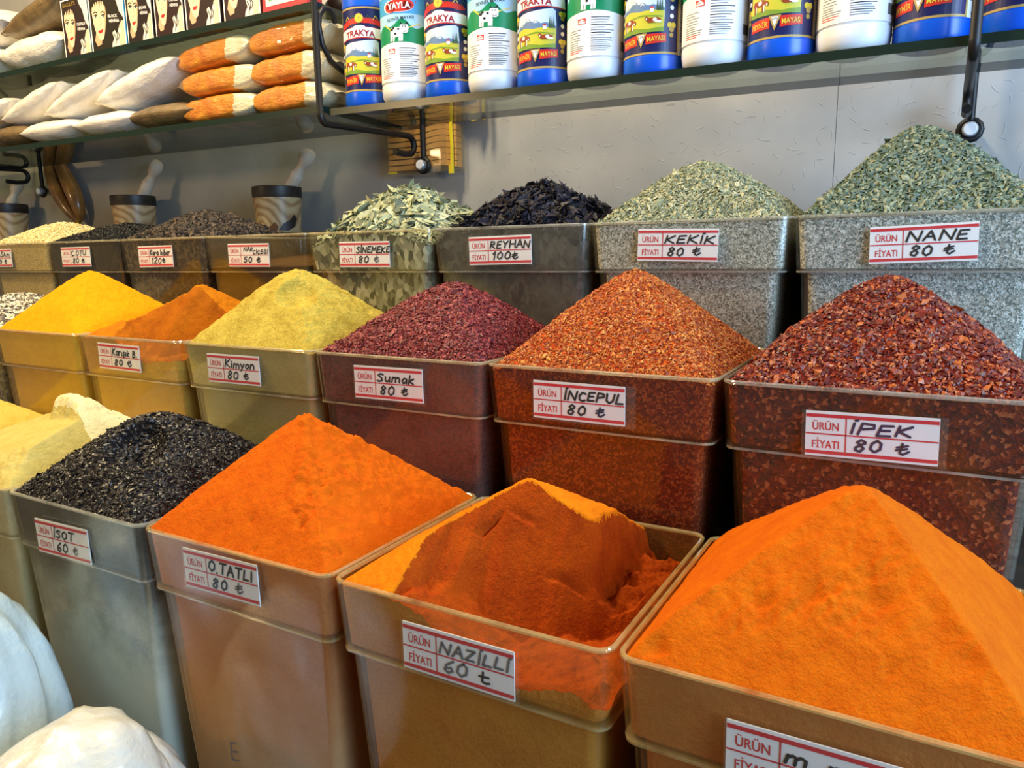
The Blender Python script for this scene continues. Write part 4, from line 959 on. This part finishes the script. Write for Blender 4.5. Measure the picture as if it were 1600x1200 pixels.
# ------------------------------------------------------------------ hair dye boxes on the upper left shelf
SKIN = flat((238, 204, 172), .4, .4, name='print_skin'); SKIN2 = flat((218, 170, 134), .4, .4, name='print_skin_tone'); LIPS = flat((196, 44, 40), .4, .4, name='print_lips'); CREAM = flat((236, 228, 214), .4, .4, name='print_cream')
PGOLD = flat((150, 124, 52), .4, .4, name='print_gold')
def dye_box(x0, x1, z, word, hair, side, seed, label, h=.098, y=.488, dep=.03):
    w = x1 - x0
    root = thing('hair_dye_box', label, 'box', ((x0 + x1) / 2, y, z), group='boxes of hair dye in a row on the upper shelf')
    mb = MB(); mb.box(-w / 2, w / 2, 0, dep, 0, h); o = mb.build('carton', side, root)
    HA = flat(hair, .35, .45, name='print_hair_%d' % hair[0]); a = Art()
    X = lambda p: -w / 2 + p * w
    Y = lambda p: p * h
    P = lambda l: [(X(q[0]), Y(q[1])) for q in l]
    a.rect(X(.015), X(.985), Y(.012), Y(.988), LWH, 1); a.rect(X(.045), X(.955), Y(.035), Y(.965), HA, 2)
    a.poly(P([(.66, .965), (.955, .965), (.955, .45), (.86, .56), (.80, .74), (.70, .86)]), CREAM, 3)
    a.poly(P([(.58, .035), (.955, .035), (.955, .34), (.88, .40), (.80, .30), (.74, .22), (.70, .30), (.62, .26), (.66, .16), (.60, .10)]), CREAM, 3)
    a.poly(P([(.80, .035), (.955, .035), (.955, .40), (.90, .42), (.82, .34), (.86, .26), (.80, .14)]), SKIN, 4)
    for q in ((.70, .30, .76, .12), (.66, .24, .72, .06), (.76, .27, .80, .13)): a.stroke(P([(q[0], q[1]), ((q[0] + q[2]) / 2 + .03, (q[1] + q[3]) / 2), (q[2] - .03, q[3])]), .0016, HA, 5)
    face = [(.10, .66), (.12, .48), (.17, .33), (.24, .22), (.31, .175), (.37, .20), (.42, .30), (.475, .44), (.50, .58), (.485, .70), (.43, .79), (.32, .825), (.20, .80), (.12, .74)]
    a.poly(P(face), SKIN, 4); a.poly(P([(.17, .33), (.24, .22), (.31, .175), (.30, .12), (.18, .10), (.12, .2)]), SKIN2, 3)
    a.poly(P([(.42, .30), (.475, .44), (.50, .58), (.485, .70), (.46, .60), (.44, .46)]), SKIN2, 5)
    for k in range(6): a.poly(P([(.13 + k * .06, .84), (.19 + k * .06, .84), (.145 + k * .062, .72 - .02 * (k % 2))]), HA, 6)
    a.stroke(P([(.14, .635), (.19, .66), (.255, .635)]), .0018, HA, 6); a.stroke(P([(.35, .62), (.41, .635), (.465, .595)]), .0018, HA, 6)
    for ex, ey in ((.20, .59), (.41, .565)):
        a.poly([(X(ex) + .0050 * math.cos(q), Y(ey) + .0024 * math.sin(q)) for q in [2 * math.pi * i / 14 for i in range(14)]], LWH, 6)
        a.poly(circle(X(ex + .005), Y(ey), .0024, n=10), flat((70, 84, 70), .4, name='print_iris'), 7); a.stroke([(X(ex) - .0045, Y(ey) + .0008), (X(ex), Y(ey) + .0021), (X(ex) + .0052, Y(ey) + .0006)], .0015, HA, 8)
    a.stroke(P([(.325, .56), (.345, .45), (.30, .425), (.27, .435)]), .0013, SKIN2, 6)
    a.poly(circle(X(.31), Y(.665), .0011, n=8), LIPS, 6)
    a.poly(P([(.23, .335), (.28, .352), (.305, .345), (.335, .355), (.385, .345), (.34, .305), (.29, .295), (.25, .31)]), LIPS, 6)
    a.text("EAGLE'S", X(.10), Y(.865), Y(.062), PGOLD, 6, width=w * .46, bold=.01)
    a.text(word, X(.54), Y(.515), Y(.048), LWH, 6, width=w * (.32 if len(word) > 6 else .26), bold=.02, rot=-6); a.text('HENNA', X(.56), Y(.435), Y(.048), LWH, 6, width=w * .28, bold=.02, rot=-6)
    a.build('front_print', root, lambda u, v, hh: Vector((u, -.0003 - hh, v)), gap=.00005)
    return root
DK = flat((30, 22, 22), .4, .3, name='carton_dark'); BLS = flat((40, 140, 200), .4, .3, name='carton_blue'); MRS = flat((70, 34, 26), .4, .3, name='carton_maroon')
zu = lambda x: top_U(x)
spec = [(-.640, -.561, 'CHESTNUT', (46, 34, 30), DK, 'chestnut hair dye box at the left end of the row, beside the brown bag'),
        (-.5605, -.4625, 'BLACK', (40, 36, 26), BLS, 'black hair dye box with blue carton sides, second in the row'),
        (-.4605, -.3925, 'BROWN', (38, 28, 26), DK, 'brown hair dye box, third in the row'),
        (-.3877, -.3166, 'CHESTNUT', (48, 28, 26), DK, 'chestnut hair dye box, fourth in the row'),
        (-.3137, -.2328, 'BLACK', (44, 28, 26), DK, 'hair dye box, fifth in the row, top cut off by the frame'),
        (-.2272, -.148, 'CHESTNUT', (44, 24, 26), MRS, 'hair dye box with maroon carton sides next to the pink-red box')]
for i, s in enumerate(spec): dye_box(s[0], s[1], zu((s[0] + s[1]) / 2) + .0005, s[2], s[3], s[4], i, s[5])
# pink-red box
root = thing('herb_box', 'pink-red box with a green leaf, right end of the hair dye row', 'box', (-.101, .488, zu(-.1) + .0005))
mb = MB(); mb.box(-.043, .043, 0, .03, 0, .098); mb.build('carton', flat((214, 52, 62), .4, .4, name='carton_pink_red'), root)
a = Art(); a.rect(-.0365, .0365, .010, .090, CREAM, 1)
a.poly([(-.030, .016), (-.022, .017), (-.018, .025), (-.019, .034), (-.027, .031), (-.0315, .024)], flat((120, 172, 110), .4, name='print_leaf'), 2); a.stroke([(-.030, .016), (-.020, .032)], .0006, DGRN, 3)
a.text('Herbal Henna', -.010, .0175, .0050, BRN, 2, width=.042); a.poly(circle(.004, .034, .012, .009, 14), SKIN2, 2); a.rect(-.008, .030, .026, .031, BLK, 3); a.text('HERBAL', -.028, .066, .010, LRED, 2, width=.056, bold=.02)
a.build('front_print', root, lambda u, v, hh: Vector((u, -.0003 - hh, v)), gap=.00005)
# pale bowls stacked behind the bracket
BOWL = flat((214, 196, 168), .5, .3, name='pale_turned_wood')
for k in range(3):
    mb = MB(); mb.lathe([(.001, 0), (.017, 0), (.026, .006), (.030, .014), (.0285, .0142), (.0245, .008), (.016, .0025), (.001, .0025)], 40)
    o = mb.build('wooden_bowl', BOWL, None, (-.070 + .0 * k, .580, zu(-.07) + .0290 + .0065 * k)); smooth_angle(o, 40)
    tag(o, ('lowest', 'middle', 'topmost')[k] + ' pale wooden bowl of the small stack behind the iron bracket', 'bowl', 'pale bowls stacked on the upper shelf')
mb = MB(); mb.lathe([(.001, 0), (.027, 0), (.029, .003), (.029, .026), (.027, .0285), (.001, .0285)], 40); o = mb.build('dark_tin', flat((26, 22, 20), .4, .3, name='dark_tin'), None, (-.070, .580, zu(-.07) + .0002)); smooth_angle(o, 40); tag(o, 'dark round tin under the pale bowls on the upper shelf', 'tin')

# ------------------------------------------------------------------ filled bags
def bag_mat(name, c, c2, rough=.28, film=.5):
    t = NT(name); v = t.obj(); n = t.noise(v, 40, 4, .6)
    t.set(Base_Color=t.ramp(n, [(.35, rgba(c2)), (.65, rgba(c))]), Roughness=rough + .15, Coat_Weight=film, Coat_Roughness=.06)
    mp = t.new('ShaderNodeMapping'); mp.inputs['Scale'].default_value = (.5, 1.4, 1.2); t.l(v, mp.inputs[0])
    w = t.noise(mp.outputs[0], 60, 6, .7); t.bump(w, .6, .007)
    return t.m
BAGW = bag_mat('white_powder_bag', (246, 243, 236), (238, 233, 222)); BAGB = bag_mat('brown_grain_bag', (128, 104, 66), (96, 78, 48)); BAGO = bag_mat('orange_pepper_bag', (216, 140, 34), (192, 106, 18), .22, .9); BAGC = bag_mat('cream_bag_end', (226, 214, 178), (206, 194, 158), .25, .7)
BAGK = clear_mat('bag_crimp_clear', (.95, .90, .85), (222, 190, 150), .55, None, .15, 1.2)
def bag(name, label, L, W, T, loc, rz=0, ry=0, rx=0, kind='white', seed=1, cat='bag', group=None, wr=1.0, boxy=2.6):
    mats = {'white': [BAGW, BAGW, BAGW], 'brown': [BAGB, BAGB, BAGB], 'orange': [BAGO, BAGC, BAGK]}[kind]
    nS, nA = 56, 44; verts = []; faces = []; fm = []
    ss = np.linspace(-1, 1, nS); rnd = np.random.default_rng(seed); ph = rnd.uniform(0, 6, 4)
    for s in ss:
        e = abs(s); w = W / 2 * (1 - .10 * e ** 3); t = T / 2 * max(0, 1 - (e / .93) ** (4.5 if kind == 'orange' else 2.8)) ** .60 + .0006
        for j in range(nA):
            a = 2 * math.pi * j / nA; c, sn = math.cos(a), math.sin(a)
            y = math.copysign(abs(c) ** (2 / boxy), c) * w; z = math.copysign(abs(sn) ** (2 / boxy), sn) * t
            wq = float(fbm(np.array(s * 4 + ph[0]), np.array(a * 1.2 + ph[1]), seed, 3)) * .10 + wr * .06 * e ** 2 * math.sin(a * 9 + ph[2] + 2 * s) * (1 - e)
            z *= 1 + wq; y *= 1 + wq * .25
            z += .0016 * math.sin(y * 260 + ph[3]) * (e > .9)
            seam = .004 * math.exp(-((a - math.pi) / .10) ** 2) if kind != 'orange' else 0
            verts.append((s * L / 2, y - seam * (1 - e * .5), z + .12 * T * (.5 - .5 * e) * 0))
    for i in range(nS - 1):
        for j in range(nA):
            faces.append((i * nA + j, i * nA + (j + 1) % nA, (i + 1) * nA + (j + 1) % nA, (i + 1) * nA + j)); s = (ss[i] + ss[i + 1]) / 2
            fm.append(2 if s < -.80 else (1 if s > .42 + .05 * math.sin(j * .7) else 0))
    faces.append(tuple(range(nA))[::-1]); fm.append(2); faces.append(tuple((nS - 1) * nA + j for j in range(nA))); fm.append(1)
    faces = [f[::-1] for f in faces]
    o = mesh(name, verts, faces, mats, fm, True, None, loc); o.rotation_euler = (rx, ry, rz)
    return tag(o, label, cat, group)
G1 = 'filled bags stacked on the lower left shelf'; R = math.radians; yb = .545
tl = top_L
def LB(x, up): return (x, yb, tl(x) + up)
bag('filled_bag', 'brown bag at the left edge, bottom of the lower shelf stack', .18, .12, .044, LB(-.875, .0235), 0, 0, 0, 'brown', 1, group=G1)
bag('filled_bag', 'white powder bag on the lower shelf, beside the brown bag at the left edge', .20, .125, .042, LB(-.725, .0230), 0, 0, 0, 'white', 2, group=G1)
bag('filled_bag', 'white powder bag on the lower shelf, left of the middle brown grain bag', .19, .125, .040, LB(-.555, .0225), 0, 0, 0, 'white', 3, group=G1)
bag('filled_bag', 'brown grain bag on the lower shelf, left of the orange bags', .20, .12, .040, LB(-.402, .0225), 0, R(.7), 0, 'brown', 4, group=G1)
bag('filled_bag', 'white bag in the second layer at the left edge, lower shelf', .21, .125, .046, LB(-.93, .070), 0, R(-8), 0, 'white', 5, group=G1)
bag('filled_bag', 'second white bag from the left edge, upper layer of the lower shelf', .22, .125, .046, LB(-.775, .075), 0, R(-13), 0, 'white', 6, group=G1)
bag('filled_bag', 'white bag in the second lower-shelf layer, overlapped by the largest white bag', .23, .125, .048, LB(-.620, .076), 0, R(-13), 0, 'white', 7, group=G1)
bag('filled_bag', 'largest white bag, second layer of the lower shelf touching the orange bags', .235, .125, .056, LB(-.458, .078), 0, R(-11), 0, 'white', 8, group=G1)
og = 'orange spice bags by the iron bracket'
for k, up in enumerate((.0205, .0605, .1005)):
    lev = ('bottom', 'middle', 'top')[k]
    bag('orange_bag', lev + ' orange bag of the stack nearer the white bags', .192, .115, .040, LB(-.264 + (.0, .006, -.004)[k], up), R((0, 1, -2)[k]), R((0, 0, -2)[k]), 0, 'orange', 20 + k, group=og, boxy=4.5)
    bag('orange_bag', lev + ' orange bag of the stack touching the iron bracket', .172, .115, .040, LB(-.110 + (0, .0, .002)[k], up + (.0, .001, .003)[k]), R((0, -1, 1)[k]), R((0, 0, -2)[k]), 0, 'orange', 30 + k, group=og, boxy=4.5)
def UB(x, up): return (x, yb, zu(x) + up)
G2 = 'filled bags on the upper left shelf'
bag('filled_bag', 'white bag left of the hair dye boxes, under a brown bag', .23, .125, .060, UB(-.755, .034), 0, R(-1), 0, 'white', 40, group=G2)
bag('filled_bag', 'white bag lowest at the left edge of the upper shelf', .22, .125, .066, UB(-.965, .033), 0, 0, 0, 'white', 41, group=G2)
bag('filled_bag', 'brown grain bag lying on the white bag, beside the hair dye boxes', .21, .115, .050, UB(-.745, .095), 0, R(-12), 0, 'brown', 42, group=G2)
bag('filled_bag', 'white bag in the second layer at the left edge of the upper shelf', .24, .125, .070, UB(-.945, .100), 0, R(3), 0, 'white', 43, group=G2)

# ------------------------------------------------------------------ mortars and pestles behind the back row
def mortar_mat():
    t = NT('olive_wood'); v = t.obj(); mp = t.new('ShaderNodeMapping'); mp.inputs['Scale'].default_value = (1.0, 1.0, .7); t.l(v, mp.inputs[0])
    wv = t.new('ShaderNodeTexWave', wave_type='RINGS', rings_direction='Y'); wv.inputs['Scale'].default_value = 32; wv.inputs['Distortion'].default_value = 5.0; wv.inputs['Detail'].default_value = 2; wv.inputs['Detail Scale'].default_value = .8
    t.l(mp.outputs[0], wv.inputs['Vector'])
    col = t.ramp(wv.outputs['Fac'], [(0, rgba((214, 184, 136))), (.55, rgba((202, 168, 118))), (.85, rgba((182, 144, 96))), (1.0, rgba((170, 130, 86)))])
    t.set(Base_Color=col, Roughness=.4); return t.m
OLIVE = mortar_mat()
t = NT('bark_band'); v = t.obj(); t.set(Base_Color=t.ramp(t.noise(v, 60, 4), [(.3, rgba((28, 22, 18))), (.7, rgba((62, 50, 40)))]), Roughness=.45); BARK = t.m
t = NT('pale_pestle_wood'); v = t.obj(); t.set(Base_Color=t.ramp(t.noise(v, 30, 3), [(.3, rgba((196, 176, 148))), (.7, rgba((222, 206, 182)))]), Roughness=.5); PEST = t.m
def mortar(x, y, z, r, h, head, lab, lab2, patch):
    root = thing('mortar', lab, 'mortar', (x, y, z), group='wooden mortars behind the boxes')
    mb = MB(); mb.lathe([(.001, 0), (r * .90, 0), (r * .97, .003), (r * .93, .010), (r * .95, h * .5), (r, h * .76), (r * 1.0, h * .765)], 56); smooth_angle(mb.build('bowl', OLIVE, root), 40)
    mb = MB(); mb.lathe([(r * 1.0, h * .765), (r * 1.02, h * .80), (r * 1.03, h * .985), (r * 1.0, h), (r * .86, h), (r * .83, h * .96), (r * .72, h * .4), (r * .3, h * .2), (.001, h * .18)], 56, cap=False); smooth_angle(mb.build('bark_rim', BARK, root), 40)
    if patch:
        a = Art(); a.poly([(.012, .006), (.030, .005), (.044, .012), (.050, .026), (.044, .034), (.034, .024), (.022, .018)], BARK, 1); a.poly([(-.020, .006), (-.004, .012), (.006, .020), (.012, .012), (.010, .006), (-.006, .004)], flat((128, 84, 52), .5, name='wood_knot'), 1)
        a.build('bark_patch', root, lambda u, v, hh: Vector(((r * (.955 + .045 * sstep(.4 * h, .76 * h, v)) + .0006 + hh) * math.sin(u / r + .5), -(r * (.955 + .045 * sstep(.4 * h, .76 * h, v)) + .0006 + hh) * math.cos(u / r + .5), v)), cut=.003)
    hd = Vector(head); base = Vector((x - .010, y - .012, z + h * .24)); ax = (hd - base); L = ax.length; q = ax.to_track_quat('Z', 'Y').to_matrix().to_4x4()
    mb = MB(); prof = [(.001, 0), (.012, .001), (.0165, .010), (.0155, .026), (.0122, .040), (.0118, L - .046), (.0122, L - .040), (.0118, L - .037), (.0100, L - .035), (.0078, L - .024), (.0082, L - .020), (.0112, L - .015), (.0138, L - .006), (.0138, L + .002), (.0112, L + .009), (.006, L + .0125), (.001, L + .0135)]
    mb.lathe(prof, 40, axis=q)
    o = mb.build('pestle', PEST, None, (base.x, base.y, base.z)); smooth_angle(o, 50); tag(o, lab2, 'pestle', 'pale wooden pestles')
MY = .655
mortar(-.3186, MY, .2492, .0425, .083, (-.258, .675, .3835), 'large wooden mortar with a dark bark rim behind the brownish back-row box', 'pale pestle leaning in the large mortar right of the peppercorns', True)
mortar(-.738, MY, .2492, .0425, .088, (-.681, .675, .395), 'wooden mortar behind the black seeds, with swirling grain', 'pale pestle leaning in the swirl-grained mortar behind the black seeds', False)
mortar(-1.235, MY, .2492, .046, .093, (-1.208, .675, .387), 'wooden mortar at the left edge of the photo behind the sesame', 'pale pestle in the mortar at the left edge of the photo', False)

# ------------------------------------------------------------------ packets hanging on the wall
WOODS = flat((196, 148, 84), .5, .3, name='pale_wood_slat'); YTAG = flat((222, 196, 30), .45, .3, name='yellow_paper_strip'); WRAP = clear_mat('packet_film', (.97, .95, .90), (214, 188, 140), .22, None, .08, 1.6)
def slat_packet(x0, x1, z0, n, label, ytag, y=.704, dz=.0094):
    root = thing('wooden_spoon_packet', label, 'packet', ((x0 + x1) / 2, y, z0), group='film packets of wooden pieces on the wall'); w = x1 - x0
    for k in range(n):
        mb = MB(); loops = []
        for i in range(25):
            s = i / 24; xx = -w / 2 + .004 + s * (w - .008); wave = .0045 * float(sstep(.45, .75, np.array(s))) - .004 * float(sstep(.8, 1.0, np.array(s))); hh = (.0036 + .0007 * float(sstep(.5, .8, np.array(s)))); zc = (k + .5) * dz + wave
            loops.append([(xx, -.009, zc - hh), (xx, -.009, zc + hh), (xx, .007, zc + hh), (xx, .007, zc - hh)])
        mb.loft(loops, False, True, True); mb.build('wooden_slat', WOODS, root)
    mb = MB(); loops = []
    for i in range(9):
        s = i / 8; xx = -w / 2 - .004 + s * (w + .008); e = abs(2 * s - 1) ** 3; loops.append([(xx, -.0108 + .006 * e, -.006 + .004 * e), (xx, -.0108 + .006 * e, n * dz + .010), (xx, .0088 - .004 * e, n * dz + .010), (xx, .0088 - .004 * e, -.006)])
    mb.loft(loops, False, True, True); mb.build('wrapper', WRAP, root)
    mb = MB(); mb.tube([(ytag, -.012, -.010), (ytag + .001, -.0125, n * dz * .5), (ytag - .001, -.012, n * dz + .012)], .0030, 6); o = mb.build('yellow_strip', YTAG, root); o.scale = (1, 1, 1)
    mb = MB(); mb.box(-w / 2 + .004, -w / 2 + .022, -.0118, -.0108, -.0035, -.0005); mb.build('yellow_tag', YTAG, root); mb = MB(); mb.box(w / 2 - .018, w / 2 - .008, -.0118, -.0108, -.010, .004); mb.build('yellow_tag', YTAG, root)
slat_packet(-.096, .050, .3470, 7, 'film packet of pale wooden pieces hanging below the glass shelf by the bracket', .062)
slat_packet(-.090, .096, .4240, 5, 'second film packet of wooden pieces above it, seen through the glass shelf', .098, .703)
# long brown twist at the far left
root = thing('dried_gourd_packet', 'long brown wrapped bundle hanging on the wall at the far left', 'packet', (-1.05, .695, .38))
t = NT('brown_dried_skin'); v = t.obj(); t.set(Base_Color=t.ramp(t.noise(v, 28, 4), [(.3, rgba((112, 72, 30))), (.7, rgba((172, 122, 58)))]), Roughness=.35, Coat_Weight=.5); t.bump(t.noise(v, 60, 4), .4, .004); GO = t.m
for nm, pts, rad in (('upper_lobe', [(-.060, 0, .09), (-.048, -.002, .055), (-.030, -.006, .010), (-.004, -.006, -.034), (.022, -.003, -.066), (.040, 0, -.086)], [.008, .013, .017, .018, .013, .005]),
                     ('lower_lobe', [(-.040, .004, .08), (-.010, .002, .045), (.022, -.002, .010), (.046, -.003, -.030), (.052, 0, -.066), (.046, .002, -.088)], [.008, .013, .018, .019, .013, .005])):
    mb = MB(); mb.tube(pts, rad, 14); o = mb.build(nm, GO, root, smooth=True)
    md = o.modifiers.new('smooth', 'SUBSURF'); md.levels = 2; md.render_levels = 2
mb = MB(); mb.tube([(.040, 0, -.080), (.046, -.004, -.098), (.060, -.004, -.108)], [.004, .010, .012], 8); mb.build('tied_end', flat((176, 140, 50), .4, .4, name='tied_film_end'), root)

# ------------------------------------------------------------------ plastic bags on the front step
def sack_mat(name, c, alpha):
    t = NT(name); v = t.obj(); n = t.noise(v, 18, 5, .65)
    t.set(Base_Color=t.ramp(n, [(.3, rgba(tuple(k * .93 for k in c))), (.7, rgba(c))]), Roughness=.35, Coat_Weight=.6, Coat_Roughness=.15); t.b.inputs['Subsurface Weight'].default_value = .2; t.b.inputs['Subsurface Radius'].default_value = (.02, .02, .02)
    t.bump(t.noise(v, 16, 5, .6), .6, .010); return t.m
def sack(name, label, c, rad, m, seed, wr=.05):
    bm = bmesh.new(); bmesh.ops.create_icosphere(bm, subdivisions=5, radius=1)
    for q in bm.verts:
        p = q.co.copy(); n = float(fbm(np.array(p.x * 2.2 + p.z * 1.3 + 7), np.array(p.y * 2.2 - p.z + 3), seed, 4)); n2 = float(fbm(np.array(math.atan2(p.y, p.x) * 4), np.array(p.z * 2.0), seed + 3, 3))
        k = 1 + .16 * n + wr * n2 * (1 - abs(p.z)) ; q.co = Vector((p.x * rad[0] * k, p.y * rad[1] * k, max(p.z * rad[2] * (1 + .12 * n), -rad[2] * .93)))
    me = bpy.data.meshes.new(name); bm.to_mesh(me); bm.free(); me.materials.append(m); me.polygons.foreach_set('use_smooth', np.ones(len(me.polygons), dtype=bool))
    o = link(name, me, None, c); return tag(o, label, 'bag', 'plastic bags in front of the boxes')
sack('plastic_bag', 'pale bluish plastic bag at the bottom left, in front of the beige box', (.046, -.088, -.190), (.108, .080, .140), sack_mat('bluish_film', (184, 204, 210), 1), 3)
sack('plastic_bag', 'crinkled white plastic bag in the bottom left corner, in front of the bluish bag', (.232, -.092, -.212), (.074, .080, .105), sack_mat('white_film', (212, 210, 198), 1), 8, .09)
